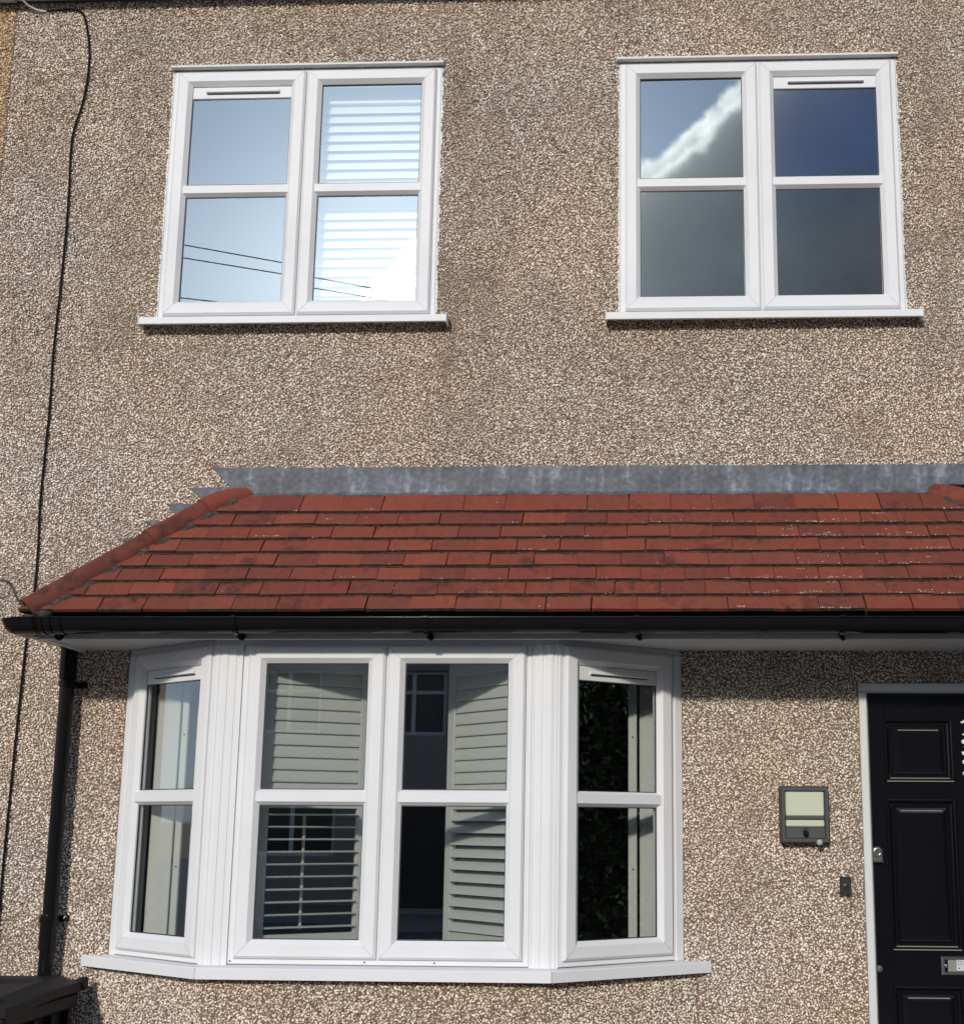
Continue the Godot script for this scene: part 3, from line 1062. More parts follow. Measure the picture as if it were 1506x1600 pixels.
func hip(roof: Node, a: Vector3, t: Vector3, n1: Vector3, n2: Vector3, e: int) -> void:
	# half-round hip tiles bedded in mortar
	var h := (t - a).normalized()
	var upn := (n1 + n2).normalized()
	upn = (upn - h * upn.dot(h)).normalized()
	var side := h.cross(upn).normalized()
	var total := a.distance_to(t)
	var off := upn * -0.014
	var cuts := [[0.030, 0.62], [0.60, 0.90], [0.88, 1.10]]
	for k in 3:
		var st := mb()
		var f0: float = cuts[k][0]
		var f1: float = cuts[k][1]
		var p0 := a + h * total * f0 + off
		var p1 := a + h * total * f1 + off
		if k == 2:
			p1 = p0 + (Vector3(p1.x, p1.y, 0.0) - p0) * 1.0
		var lift := 0.0
		var r0 := 0.062
		var r1 := 0.055
		var seg := 16
		var n := 6
		for i in n:
			for s in seg:
				var f := []
				var q := []
				for c: Array in [[i, s], [i, s + 1], [i + 1, s + 1], [i + 1, s]]:
					var g: float = float(c[0]) / n
					var al: float = deg_to_rad(lerpf(-8.0, 188.0, float(c[1]) / seg))
					var dirv := side * cos(al) + upn * sin(al)
					var bend := Vector3.ZERO
					if k == 2:
						bend = -upn * 0.05 * g * g
					f.append(p0.lerp(p1, g) + bend + dirv * (lerpf(r0, r1, g)) )
					q.append(dirv)
				smooth_quad(st, [f[3], f[2], f[1], f[0]], [q[3], q[2], q[1], q[0]])
		# thickness at the lower end
		for s in seg:
			var a0 := deg_to_rad(lerpf(-8.0, 188.0, float(s) / seg))
			var a1 := deg_to_rad(lerpf(-8.0, 188.0, float(s + 1) / seg))
			var d0 := side * cos(a0) + upn * sin(a0)
			var d1 := side * cos(a1) + upn * sin(a1)
			quad(st, p0 + d0 * r0, p0 + d1 * r0, p0 + d1 * (r0 - 0.014), p0 + d0 * (r0 - 0.014))
		put(st, "hip_tile", M.tile[[3, 3, 1][k]][[3, 1, 0][k]], roof)
	# mortar bed along both sides and in the open end
	for sd: float in [-1.0, 1.0]:
		var st := mb()
		var pts := []
		for i in 40:
			var g := i / 39.0
			var j := rng.randf_range(-0.004, 0.004)
			pts.append(a + h * total * lerpf(0.035, 1.0, g) + side * sd * (0.053 + j) + upn * (-0.036 + rng.randf_range(-0.005, 0.005)))
		tube(st, pts, 0.0255, 9)
		put(st, "mortar_bed", M.bed, roof)
	var st2 := mb()
	var pl := PackedVector2Array()
	for s in 17:
		var al := deg_to_rad(lerpf(-8.0, 188.0, s / 16.0))
		pl.append(Vector2(cos(al), sin(al)) * 0.049)
	prism(st2, pl, 0.0, 0.05, Transform3D(Basis(side, upn, side.cross(upn)), a + off + h * (total * 0.030 + (0.055 if side.cross(upn).dot(h) < 0 else 0.004))))
	put(st2, "mortar_fill", M.bed, roof)
	# wrought hip iron with a scrolled end
	var hz := Vector3(h.x, 0, h.z).normalized()
	var pts2 := []
	var o := a + h * 0.035 + upn * 0.004
	pts2.append(o + h * 0.10)
	pts2.append(o)
	pts2.append(o - hz * 0.024 + Vector3(0, 0.014, 0))
	pts2.append(o - hz * 0.044 + Vector3(0, 0.042, 0))
	var cc := o - hz * 0.098 + Vector3(0, 0.062, 0)
	for k in 13:
		var al := deg_to_rad(158.0 - k * 28.0)
		var rr := 0.040 - k * 0.0010
		pts2.append(cc - hz * cos(al) * rr + Vector3(0, sin(al) * rr, 0))
	var path := curve(pts2, 4)
	var st3 := mb()
	var wv := Vector3(-hz.z, 0, hz.x)
	for i in path.size() - 1:
		var p: Vector3 = path[i]
		var q: Vector3 = path[i + 1]
		var wd := lerpf(0.015, 0.006, float(i) / path.size())
		var nn := (q - p).cross(wv).normalized() * 0.0022
		quad(st3, p - wv * wd + nn, p + wv * wd + nn, q + wv * wd + nn, q - wv * wd + nn)
		quad(st3, q - wv * wd - nn, q + wv * wd - nn, p + wv * wd - nn, p - wv * wd - nn)
		quad(st3, p + wv * wd + nn, p + wv * wd - nn, q + wv * wd - nn, q + wv * wd + nn)
		quad(st3, p - wv * wd - nn, p - wv * wd + nn, q - wv * wd + nn, q - wv * wd - nn)
	put(st3, "hip_iron", M.iron, roof)

func lead_flashing(house: Node) -> void:
	var fl := part("lead_flashing", house)
	fl.set_meta("label", "grey lead flashing dressed along the wall above the roof tiles")
	var nz := noise(55, 3.0, 3)
	var runs := [[-1.412, -0.34], [-0.40, 0.565], [0.50, 1.745], [1.69, 2.05]]
	var kk := 0
	for r: Array in runs:
		var st := mb()
		var n := 40
		var prev := []
		for i in n + 1:
			var x := lerpf(r[0], r[1], float(i) / n)
			var w := 0.0035 * nz.get_noise_2d(x * 3.0, kk * 7.0)
			var z := 0.0145 + 0.0035 * (kk % 2) + 0.0025 * nz.get_noise_2d(x * 2.0, 50.0)
			var yt := 3.079 + w
			var yb := 2.966 + 0.006 * nz.get_noise_2d(x * 2.5, 30.0)
			# the end of the first length is cut on the slant
			if r[0] < -1.4:
				yb = maxf(yb, 3.079 - (x + 1.412) * 1.05)
			# it rises over the hip at the other end
			yb += 0.035 * smoothstep(1.60, 1.68, x)
			var fl_z := 0.040
			var row := [Vector3(x, yt, 0.003), Vector3(x, yt - 0.001, z), Vector3(x, (yt + yb) / 2 + 0.01, z + 0.002 * nz.get_noise_2d(x * 4.0, 80.0)), Vector3(x, yb, z + 0.003), Vector3(x, yb - 0.018, fl_z), Vector3(x, yb - 0.022, fl_z - 0.004)]
			if r[0] < -1.4 and x < -1.29:
				row[4] = Vector3(x, yb - 0.003, z + 0.002)
				row[5] = Vector3(x, yb - 0.004, z - 0.004)
			if i > 0:
				for k in 5:
					quad(st, prev[k + 1], row[k + 1], row[k], prev[k])
			prev = row
		put(st, "lead_sheet", M.lead, fl)
		kk += 1
	# stepped pieces let into the render beside the hip
	var steps := [[-1.503, 2.990, -1.27, 2.996, -1.27, 2.88, -1.40, 2.892], [-1.600, 2.918, -1.38, 2.925, -1.40, 2.82, -1.525, 2.845], [-1.690, 2.845, -1.48, 2.85, -1.50, 2.74, -1.60, 2.79], [-1.785, 2.772, -1.58, 2.776, -1.60, 2.66, -1.70, 2.72]]
	for s: Array in steps:
		var st := mb()
		prism(st, pv(s), 0.006, 0.0165 + rng.randf_range(0, 0.002))
		put(st, "lead_step", M.lead, fl)

# ================================================================= gutter and drainpipe
func half_pipe(st: SurfaceTool, a: Vector3, b: Vector3, r: float, out: Vector3, thick := 0.0025) -> void:
	# half-round gutter from a to b (centre of the rim), out = horizontal direction of the front
	var seg := 14
	for k in seg:
		var f := []
		for c in [k, k + 1]:
			var al: float = deg_to_rad(lerpf(0.0, -180.0, float(c) / seg))
			f.append(out * cos(al) + Vector3.UP * sin(al))
		var ri := r - thick
		smooth_quad(st, [a + f[0] * r, a + f[1] * r, b + f[1] * r, b + f[0] * r], [f[0], f[1], f[1], f[0]])
		smooth_quad(st, [b + f[0] * ri, b + f[1] * ri, a + f[1] * ri, a + f[0] * ri], [-f[0], -f[1], -f[1], -f[0]])
	# rolled front rim
	tube(st, [a + out * r, b + out * r], 0.004, 6)
	tube(st, [a - out * r, b - out * r], 0.003, 6)

func gutter() -> void:
	var g := thing("gutter", "black half-round plastic gutter under the red tiled roof", "gutter")
	var r := 0.054
	var y := 2.352
	var zc := 0.472
	var xl := -1.972
	var st := mb()
	half_pipe(st, Vector3(xl, y, zc), Vector3(2.34, y, zc), r, Vector3(0, 0, 1))
	put(st, "trough", M.black, g)
	st = mb()
	half_pipe(st, Vector3(xl, y, 0.02), Vector3(xl, y, zc), r, Vector3(-1, 0, 0))
	put(st, "return_trough", M.black, g)
	# angle piece at the corner
	st = mb()
	half_pipe(st, Vector3(xl - 0.0, y, zc), Vector3(xl + 0.10, y, zc), r + 0.004, Vector3(0, 0, 1))
	half_pipe(st, Vector3(xl, y, zc - 0.10), Vector3(xl, y, zc), r + 0.004, Vector3(-1, 0, 0))
	lathe(st, [Vector2(0.0, -r - 0.003), Vector2(0.02, -r * 0.93 - 0.003), Vector2(0.04, -r * 0.68 - 0.002), Vector2(0.052, -r * 0.3), Vector2(r + 0.004, 0.0)], 28, Transform3D(Basis(Vector3(1, 0, 0), Vector3(0, 0, -1), Vector3(0, 1, 0)), Vector3(xl, y, zc)))
	put(st, "corner_piece", M.black, g)
	for x: float in [-1.872, -1.80, 0.86, 2.1]:
		st = mb()
		half_pipe(st, Vector3(x - 0.018, y, zc), Vector3(x + 0.018, y, zc), r + 0.004, Vector3(0, 0, 1))
		put(st, "union", M.black, g)
	# brackets: a strap under the trough and a lug that reaches the fascia
	for x: float in [-1.83, -1.1225, -0.399, 0.390, 1.147, 1.9]:
		st = mb()
		half_pipe(st, Vector3(x - 0.009, y, zc), Vector3(x + 0.009, y, zc), r + 0.006, Vector3(0, 0, 1), 0.006)
		box(st, Vector3(x - 0.009, y - 0.004, zc + r - 0.006), Vector3(x + 0.009, y + 0.008, zc + r + 0.008), 0.002)
		tube(st, curve([Vector3(x, y - 0.050, zc - 0.018), Vector3(x + 0.004, y - 0.064, zc - 0.024), Vector3(x + 0.012, y - 0.068, zc - 0.036), Vector3(x + 0.010, y - 0.055, 0.418)], 4), 0.0085, 8)
		put(st, "bracket", M.black, g)
	# outlet over the drainpipe
	st = mb()
	lathe(st, [Vector2(0.034, -0.115), Vector2(0.034, -0.062), Vector2(0.050, -0.04), Vector2(0.050, -0.02)], 20, Transform3D(Basis(Vector3(1, 0, 0), Vector3(0, 0, -1), Vector3(0, 1, 0)), Vector3(-1.944, y, 0.067)))
	put(st, "outlet", M.black, g)

func drainpipe() -> void:
	var d := thing("drainpipe", "black plastic drainpipe running down the pebbledash beside the bay", "drainpipe", Vector3(-1.944, 0, 0.067))
	var st := mb()
	tube(st, [Vector3(0, 0.0, 0), Vector3(0.008, 1.2, 0), Vector3(0, 2.30, 0)], 0.0285, 22)
	put(st, "pipe", M.black, d)
	for y: Array in [[2.17, 2.285, 0.034], [1.10, 1.235, 0.0335]]:
		st = mb()
		var x := 0.006 if y[0] < 2 else 0.0
		lathe(st, [Vector2(0.0286, y[0] - 0.002), Vector2(y[2], y[0]), Vector2(y[2], y[1] - 0.006), Vector2(y[2] - 0.001, y[1]), Vector2(0.0286, y[1] + 0.002)], 22, Transform3D(Basis(Vector3(1, 0, 0), Vector3(0, 0, -1), Vector3(0, 1, 0)), Vector3(x, 0, 0)))
		put(st, "collar", M.black, d)
	# bracket with lugs screwed to the wall
	for y: float in [1.215, 2.15]:
		st = mb()
		lathe(st, [Vector2(0.029, y - 0.013), Vector2(0.0365, y - 0.012), Vector2(0.0365, y + 0.012), Vector2(0.029, y + 0.013)], 22, Transform3D(Basis(Vector3(1, 0, 0), Vector3(0, 0, -1), Vector3(0, 1, 0)), Vector3(0.004, 0, 0)))
		box(st, Vector3(-0.052, y - 0.012, -0.064), Vector3(0.060, y + 0.012, -0.056), 0.003)
		box(st, Vector3(-0.02, y - 0.010, -0.058), Vector3(0.028, y + 0.010, -0.026), 0.002)
		lathe(st, [Vector2(0.011, 0.0), Vector2(0.011, 0.022), Vector2(0.0, 0.025)], 12, Transform3D(Basis(), Vector3(0.048, y, -0.058)))
		put(st, "pipe_bracket", M.black, d)

func cables() -> void:
	var z := 0.0125
	var pts := []
	for p: Array in [[-2.318, 5.262], [-2.27, 5.268], [-2.21, 5.272], [-2.165, 5.258], [-2.141, 5.225], [-2.110, 5.09], [-2.1025, 4.955], [-2.115, 4.80], [-2.1453, 4.6639], [-2.151, 4.5538], [-2.143, 4.35], [-2.141, 4.1512], [-2.1445, 3.8487], [-2.150, 3.60], [-2.1448, 3.3481], [-2.1495, 2.9481], [-2.1411, 2.7243], [-2.1404, 2.5587], [-2.150, 2.43], [-2.1571, 2.3138], [-2.1636, 1.9937], [-2.1697, 1.4757], [-2.168, 1.174], [-2.16, 0.6], [-2.17, 0.02]]:
		pts.append(Vector3(p[0], p[1], z))
	var st := mb()
	tube(st, curve(pts, 6), 0.0048, 8)
	var c := put(st, "cable", M.cable)
	tag(c, "thin black cable clipped down the pebbledash beside the drainpipe", "cable")
	st = mb()
	tube(st, curve([Vector3(-2.45, 5.50, 0.19), Vector3(-2.447, 5.40, 0.17), Vector3(-2.435, 5.322, 0.10), Vector3(-2.41, 5.285, 0.05), Vector3(-2.37, 5.268, 0.02), Vector3(-2.325, 5.262, z)], 6), 0.0048, 8)
	c = put(st, "cable", M.cable_white)
	tag(c, "short white cable looping out from the eaves to the wall", "cable")

# ================================================================= door, lamp, bell
func front_door(house: Node) -> void:
	var d := part("front_door", house)
	d.set_meta("label", "glossy black panelled front door with chrome fittings")
	var xl := 1.318
	var xr := 2.122
	var xm := (xl + xr) / 2
	# frame
	var st := mb()
	var fo := 1.281
	var fr := 2.159
	for s: Array in [[fo, xl], [xr, fr]]:
		var a: float = s[0]
		var b: float = s[1]
		if a < xm:
			bar_y(st, [a, -0.09, a, 0.009, a + 0.004, 0.013, b - 0.010, 0.013, b - 0.006, 0.009, b - 0.006, -0.006, b - 0.002, -0.008, b - 0.002, -0.09], 0.0, 2.126)
		else:
			bar_y(st, [b, -0.09, a + 0.002, -0.09, a + 0.002, -0.008, a + 0.006, -0.006, a + 0.006, 0.009, a + 0.010, 0.013, b - 0.004, 0.013, b, 0.009], 0.0, 2.126)
	bar_x(st, [2.1265, -0.09, 2.1265, -0.008, 2.1305, -0.006, 2.1305, 0.009, 2.1345, 0.013, 2.160, 0.013, 2.164, 0.009, 2.164, -0.09], fo, fr)
	put(st, "door_frame", M.upvc_old, d)
	st = mb()
	for s: Array in [[xl - 0.0035, xl + 0.0045], [xr - 0.0045, xr + 0.0035]]:
		box(st, Vector3(s[0], 0.12, -0.08), Vector3(s[1], 2.1275, -0.020))
	box(st, Vector3(xl, 2.118, -0.08), Vector3(xr, 2.1275, -0.0205))
	put(st, "seal", M.gasket, d)
	st = mb()
	box(st, Vector3(fo + 0.002, 0.0, -0.10), Vector3(fr - 0.002, 0.118, 0.05), 0.006)
	put(st, "threshold", M.paving, d)
	# leaf of stiles and rails, panels set behind
	var zf := -0.028
	var zb := -0.068
	st = mb()
	var a0 := 1.386
	var a1 := 1.655
	var b0 := 2 * xm - a1
	var b1 := 2 * xm - a0
	box(st, Vector3(xl + 0.004, 0.122, zb), Vector3(a0, 2.117, zf), 0.0015)
	box(st, Vector3(b1, 0.122, zb), Vector3(xr - 0.004, 2.117, zf), 0.0015)
	var rails := [[0.122, 0.30], [0.985, 1.125], [1.702, 1.776], [2.022, 2.117]]
	for r: Array in rails:
		box(st, Vector3(a0, r[0], zb), Vector3(b1, r[1], zf - 0.0006))
	for k in 3:
		box(st, Vector3(a1, rails[k][1], zb), Vector3(b0, rails[k + 1][0], zf - 0.0012))
	put(st, "leaf", M.door, d)
	for k in 3:
		for x: Array in [[a0, a1], [b0, b1]]:
			st = mb()
			var y0: float = rails[k][1]
			var y1: float = rails[k + 1][0]
			ring(st, x[0], y0, x[1], y1, [Vector2(-0.005, zf - 0.001), Vector2(-0.0045, zf + 0.002), Vector2(-0.003, zf + 0.0045), Vector2(-0.001, zf + 0.0062), Vector2(0.002, zf + 0.007), Vector2(0.005, zf + 0.0066), Vector2(0.0075, zf + 0.005), Vector2(0.0095, zf + 0.002), Vector2(0.014, zf - 0.010), Vector2(0.018, zf - 0.013), Vector2(0.024, zf - 0.013), Vector2(0.030, zf - 0.009), Vector2(0.034, zf - 0.010), Vector2(0.052, zf - 0.004)])
			quad(st, Vector3(x[0] + 0.052, y0 + 0.052, zf - 0.004), Vector3(x[1] - 0.052, y0 + 0.052, zf - 0.004), Vector3(x[1] - 0.052, y1 - 0.052, zf - 0.004), Vector3(x[0] + 0.052, y1 - 0.052, zf - 0.004))
			put(st, "door_panel", M.door, d)
			# pale tan strips along the ledges of the mouldings
			for l: Array in [[y1 - 0.0435, 0.050, zf - 0.0065], [y0 + 0.0105, 0.012, zf + 0.0005], [y0 - 0.0015, -0.002, zf + 0.0060]]:
				if k == 0 and l[0] < y0 + 0.1:
					continue
				st = mb()
				box(st, Vector3(x[0] + l[1] + 0.004, l[0] - 0.0017, l[2] - 0.004), Vector3(x[1] - l[1] - 0.004, l[0] + 0.0017, l[2] + 0.0018), 0.0006)
				put(st, "ledge_strip", M.ledge_tan, d)
	# latch with finger pull
	st = mb()
	var cx := 1.3385
	var pl := PackedVector2Array()
	pl.append(Vector2(cx - 0.0195, 1.462))
	pl.append(Vector2(cx + 0.0195, 1.462))
	for k in 13:
		var al := PI * k / 12.0
		pl.append(Vector2(cx + 0.0195 * cos(al), 1.498 + 0.0195 * sin(al)))
	prism(st, pl, zf, zf + 0.007)
	lathe(st, [Vector2(0.0155, 0.006), Vector2(0.0155, 0.013), Vector2(0.0125, 0.0135), Vector2(0.012, 0.0105), Vector2(0.0, 0.0105)], 20, Transform3D(Basis(), Vector3(cx, 1.497, zf)))
	bar_x(st, [1.457, zf, 1.457, zf + 0.024, 1.461, zf + 0.026, 1.4645, zf + 0.021, 1.4645, zf], cx - 0.021, cx + 0.021)
	put(st, "latch", M.chrome, d)
	st = mb()
	box(st, Vector3(cx - 0.0012, 1.490, zf + 0.0095), Vector3(cx + 0.0012, 1.504, zf + 0.0112))
	put(st, "keyhole", M.gasket, d)
	st = mb()
	lathe(st, [Vector2(0.0135, 0.0), Vector2(0.013, 0.005), Vector2(0.009, 0.008), Vector2(0.0, 0.009)], 18, Transform3D(Basis(), Vector3(1.331, 1.050, zf)))
	put(st, "lock_cover", M.chrome, d)
	# letter plate
	st = mb()
	var lx0 := 1.571
	var lx1 := 2 * xm - lx0
	ring(st, lx0, 1.029, lx1, 1.100, [Vector2(0, zf), Vector2(0, zf + 0.006), Vector2(0.003, zf + 0.009), Vector2(0.012, zf + 0.009), Vector2(0.014, zf + 0.003)])
	put(st, "letter_plate", M.chrome, d)
	st = mb()
	box(st, Vector3(lx0 + 0.024, 1.040, zf), Vector3(lx1 - 0.024, 1.0885, zf + 0.005), 0.002)
	box(st, Vector3(lx0 + 0.024, 1.0395, zf + 0.004), Vector3(lx1 - 0.024, 1.047, zf + 0.013), 0.003)
	put(st, "letter_flap", M.satin, d)
	for x: float in [lx0 + 0.017, lx1 - 0.017]:
		st = mb()
		lathe(st, [Vector2(0.0075, 0.006), Vector2(0.0075, 0.010), Vector2(0.005, 0.013), Vector2(0.0, 0.014)], 14, Transform3D(Basis(), Vector3(x, 1.065, zf)))
		put(st, "bolt_head", M.chrome, d)
	# small printed sticker on the flap
	st = mb()
	box(st, Vector3(1.629, 1.0475, zf + 0.004), Vector3(1.76, 1.0865, zf + 0.0062))
	put(st, "sticker", M.far_white, d)
	st = mb()
	lathe(st, [Vector2(0.009, 0.0062), Vector2(0.006, 0.0066), Vector2(0.0055, 0.0066)], 18, Transform3D(Basis(), Vector3(1.641, 1.076, zf)))
	put(st, "sticker_mark", mat(lin(0.18, 0.26, 0.42), 0.6), d)
	st = mb()
	lathe(st, [Vector2(0.0032, 0.0062), Vector2(0.0, 0.0066)], 10, Transform3D(Basis(), Vector3(1.6385, 1.056, zf)))
	for k in 3:
		box(st, Vector3(1.655, 1.054 + 0.011 * k, zf + 0.0062), Vector3(1.74 - 0.012 * (k % 2), 1.0565 + 0.011 * k, zf + 0.0066))
	put(st, "sticker_print", mat(lin(0.03, 0.03, 0.04), 0.6), d)
	# house number, one figure above another
	var font := SystemFont.new()
	font.font_names = PackedStringArray(["Droid Serif"])
	font.font_weight = 700
	var y := 1.990
	for ch: String in ["1", "3", "3"]:
		var tm := TextMesh.new()
		tm.text = ch
		tm.font = font
		tm.font_size = 64
		tm.pixel_size = 0.00142
		tm.depth = 0.006
		var o := puts(tm, "numeral", M.numeral, d, Transform3D(Basis(), Vector3(xm - 0.008, y, zf + 0.003)))
		y -= 0.0805

func wall_lamp() -> void:
	var t := thing("wall_lamp", "square outdoor wall lamp with cream glass and motion sensor, left of door".replace(", left of door", " beside the door"), "wall lamp", Vector3(1.049, 1.64, 0.004))
	var w := 0.098
	var h := 0.112
	var st := mb()
	box(st, Vector3(-w, -h, 0), Vector3(w, h, 0.012), 0.003)
	put(st, "back_plate", M.lamp_body, t)
	st = mb()
	ring(st, -w + 0.002, -h + 0.002, w - 0.002, h - 0.002, [Vector2(0, 0.01), Vector2(0.003, 0.05), Vector2(0.006, 0.054), Vector2(0.016, 0.054), Vector2(0.019, 0.050), Vector2(0.019, 0.02)])
	put(st, "rim", M.lamp_body, t)
	for y: Array in [[-0.006, 0.092], [-0.047, -0.019]]:
		st = mb()
		box(st, Vector3(-0.0755, y[0], 0.02), Vector3(0.0755, y[1], 0.045), 0.004)
		put(st, "diffuser", M.diffuser, t)
	st = mb()
	box(st, Vector3(-0.078, -0.0185, 0.02), Vector3(0.078, -0.0065, 0.050), 0.002)
	put(st, "crossbar", M.lamp_body, t)
	st = mb()
	box(st, Vector3(-0.078, -0.0925, 0.02), Vector3(0.078, -0.0475, 0.051), 0.003)
	put(st, "sensor_panel", M.lamp_body, t)
	st = mb()
	lathe(st, [Vector2(0.0115, 0.0), Vector2(0.0115, 0.012), Vector2(0.009, 0.018), Vector2(0.0, 0.020)], 20, Transform3D(Basis(Vector3.RIGHT, 0.35), Vector3(0.0, -0.070, 0.049)))
	put(st, "sensor", M.dark_lens, t)
	st = mb()
	lathe(st, [Vector2(0.0125, 0.0), Vector2(0.0125, 0.006), Vector2(0.0118, 0.006)], 20, Transform3D(Basis(Vector3.RIGHT, 0.2), Vector3(0.0, -0.062, 0.0495)))
	put(st, "sensor_hood", M.lamp_body, t)
	st = mb()
	lathe(st, [Vector2(0.012, 0.0), Vector2(0.012, 0.008), Vector2(0.008, 0.013), Vector2(0.0, 0.014)], 18, Transform3D(Basis(), Vector3(0.053, -0.107, 0.05)))
	put(st, "screw_knob", mat(lin(0.36, 0.36, 0.34), 0.5), t)

func door_bell() -> void:
	var t := thing("door_bell", "small black oblong door bell push on the pebbledash beside the door", "door bell", Vector3(1.203, 1.366, 0.005))
	var st := mb()
	box(st, Vector3(-0.0215, -0.035, 0), Vector3(0.0215, 0.035, 0.020), 0.003)
	put(st, "housing", M.bell, t)
	st = mb()
	lathe(st, [Vector2(0.0125, 0.020), Vector2(0.0125, 0.0225), Vector2(0.0105, 0.0225), Vector2(0.010, 0.0215), Vector2(0.0, 0.0235)], 22)
	put(st, "push_button", M.black_old, t)

# ================================================================= wheelie bin
func wheelie_bin() -> void:
	var t := thing("wheelie_bin", "dark grey plastic wheelie bin standing against the wall by the drainpipe", "bin", Vector3(-2.035, 0, 0.38))
	t.scale = Vector3(1, 1.022, 1)
	# local: back at z -0.28, front at z +0.34; width 0.5
	var st := mb()
	var lo := [Vector3(-0.20, 0.06, -0.18), Vector3(0.20, 0.06, -0.18), Vector3(0.20, 0.06, 0.24), Vector3(-0.20, 0.06, 0.24)]
	var hi := [Vector3(-0.235, 0.90, -0.25), Vector3(0.235, 0.90, -0.25), Vector3(0.235, 0.90, 0.30), Vector3(-0.235, 0.90, 0.30)]
	for k in 4:
		var j := (k + 1) % 4
		quad(st, lo[j], lo[k], hi[k], hi[j])
	quad(st, lo[0], lo[1], lo[2], lo[3])
	quad(st, hi[3], hi[2], hi[1], hi[0])
	put(st, "body", M.bin, t)
	# rim with a broad lip
	st = mb()
	box(st, Vector3(-0.262, 0.872, -0.262), Vector3(0.262, 0.926, 0.328), 0.008)
	put(st, "rim", M.bin, t)
	# stiffening ribs under the lip
	for k in 4:
		for s: float in [-1.0, 1.0]:
			st = mb()
			var z := -0.19 + k * 0.14
			box(st, Vector3(s * 0.246 - 0.014, 0.72, z - 0.006), Vector3(s * 0.246 + 0.014, 0.873, z + 0.006), 0.003)
			put(st, "rib", M.bin, t)
	# lid: a domed sheet with a turned-down edge
	st = mb()
	var nx := 30
	var nz := 34
	var pt := func(i: int, j: int) -> Vector3:
		var x := lerpf(-0.268, 0.268, float(i) / nx)
		var z := lerpf(-0.275, 0.342, float(j) / nz)
		var ex := minf(float(i), float(nx - i)) / nx
		var ez := minf(float(j), float(nz - j)) / nz
		var fz := float(j) / nz
		var y := 0.968 - 0.016 * smoothstep(0.25, 1.0, fz) + 0.020 * smoothstep(0.04, 0.10, ex) * smoothstep(0.03, 0.09, ez)
		y -= 0.014 * smoothstep(0.16, 0.24, ex) * smoothstep(0.22, 0.32, ez)
		if i == 0 or i == nx or j == 0 or j == nz:
			y -= 0.004
		return Vector3(x, y, z)
	var nm := func(i: int, j: int) -> Vector3:
		var ax: Vector3 = pt.call(mini(i + 1, nx), j) - pt.call(maxi(i - 1, 0), j)
		var az: Vector3 = pt.call(i, mini(j + 1, nz)) - pt.call(i, maxi(j - 1, 0))
		return az.cross(ax).normalized()
	for i in nx:
		for j in nz:
			smooth_quad(st, [pt.call(i, j + 1), pt.call(i + 1, j + 1), pt.call(i + 1, j), pt.call(i, j)], [nm.call(i, j + 1), nm.call(i + 1, j + 1), nm.call(i + 1, j), nm.call(i, j)])
	for i in nx:
		for j in [0, nz]:
			var a: Vector3 = pt.call(i, j)
			var b: Vector3 = pt.call(i + 1, j)
			var dn := Vector3(0, -0.034, 0)
			if j == nz:
				quad(st, a + dn, b + dn, b, a)
			else:
				quad(st, b + dn, a + dn, a, b)
	for j in nz:
		for i in [0, nx]:
			var a: Vector3 = pt.call(i, j)
			var b: Vector3 = pt.call(i, j + 1)
			var dn := Vector3(0, -0.034, 0)
			if i == nx:
				quad(st, b + dn, a + dn, a, b)
			else:
				quad(st, a + dn, b + dn, b, a)
	put(st, "lid", M.bin, t)
	# hinge bar along the back with end knuckles
	st = mb()
	tube(st, [Vector3(-0.275, 0.955, -0.290), Vector3(0.275, 0.955, -0.290)], 0.014, 12)
	put(st, "hinge_bar", M.bin, t)
	for s: float in [-1.0, 1.0]:
		st = mb()
		box(st, Vector3(s * 0.262 - 0.016, 0.930, -0.312), Vector3(s * 0.262 + 0.016, 0.978, -0.262), 0.008)
		put(st, "hinge_knuckle", M.bin, t)
	# lid handles on the front edge
	for s: float in [-1.0, 1.0]:
		st = mb()
		tube(st, curve([Vector3(s * 0.17 - 0.06, 0.935, 0.335), Vector3(s * 0.17 - 0.055, 0.943, 0.362), Vector3(s * 0.17 + 0.055, 0.943, 0.362), Vector3(s * 0.17 + 0.06, 0.935, 0.335)], 5), 0.010, 8)
		put(st, "lid_handle", M.bin, t)
	st = mb()
	tube(st, [Vector3(-0.22, 0.11, -0.20), Vector3(0.22, 0.11, -0.20)], 0.012, 10)
	put(st, "axle", M.iron, t)
	for s: float in [-1.0, 1.0]:
		st = mb()
		lathe(st, [Vector2(0.0, -0.02), Vector2(0.09, -0.022), Vector2(0.10, -0.015), Vector2(0.10, 0.015), Vector2(0.09, 0.022), Vector2(0.0, 0.02)], 24, Transform3D(Basis(Vector3(0, 0, -1), Vector3(0, 1, 0), Vector3(1, 0, 0)), Vector3(s * 0.235, 0.10, -0.20)))
		put(st, "wheel", M.black_old, t)

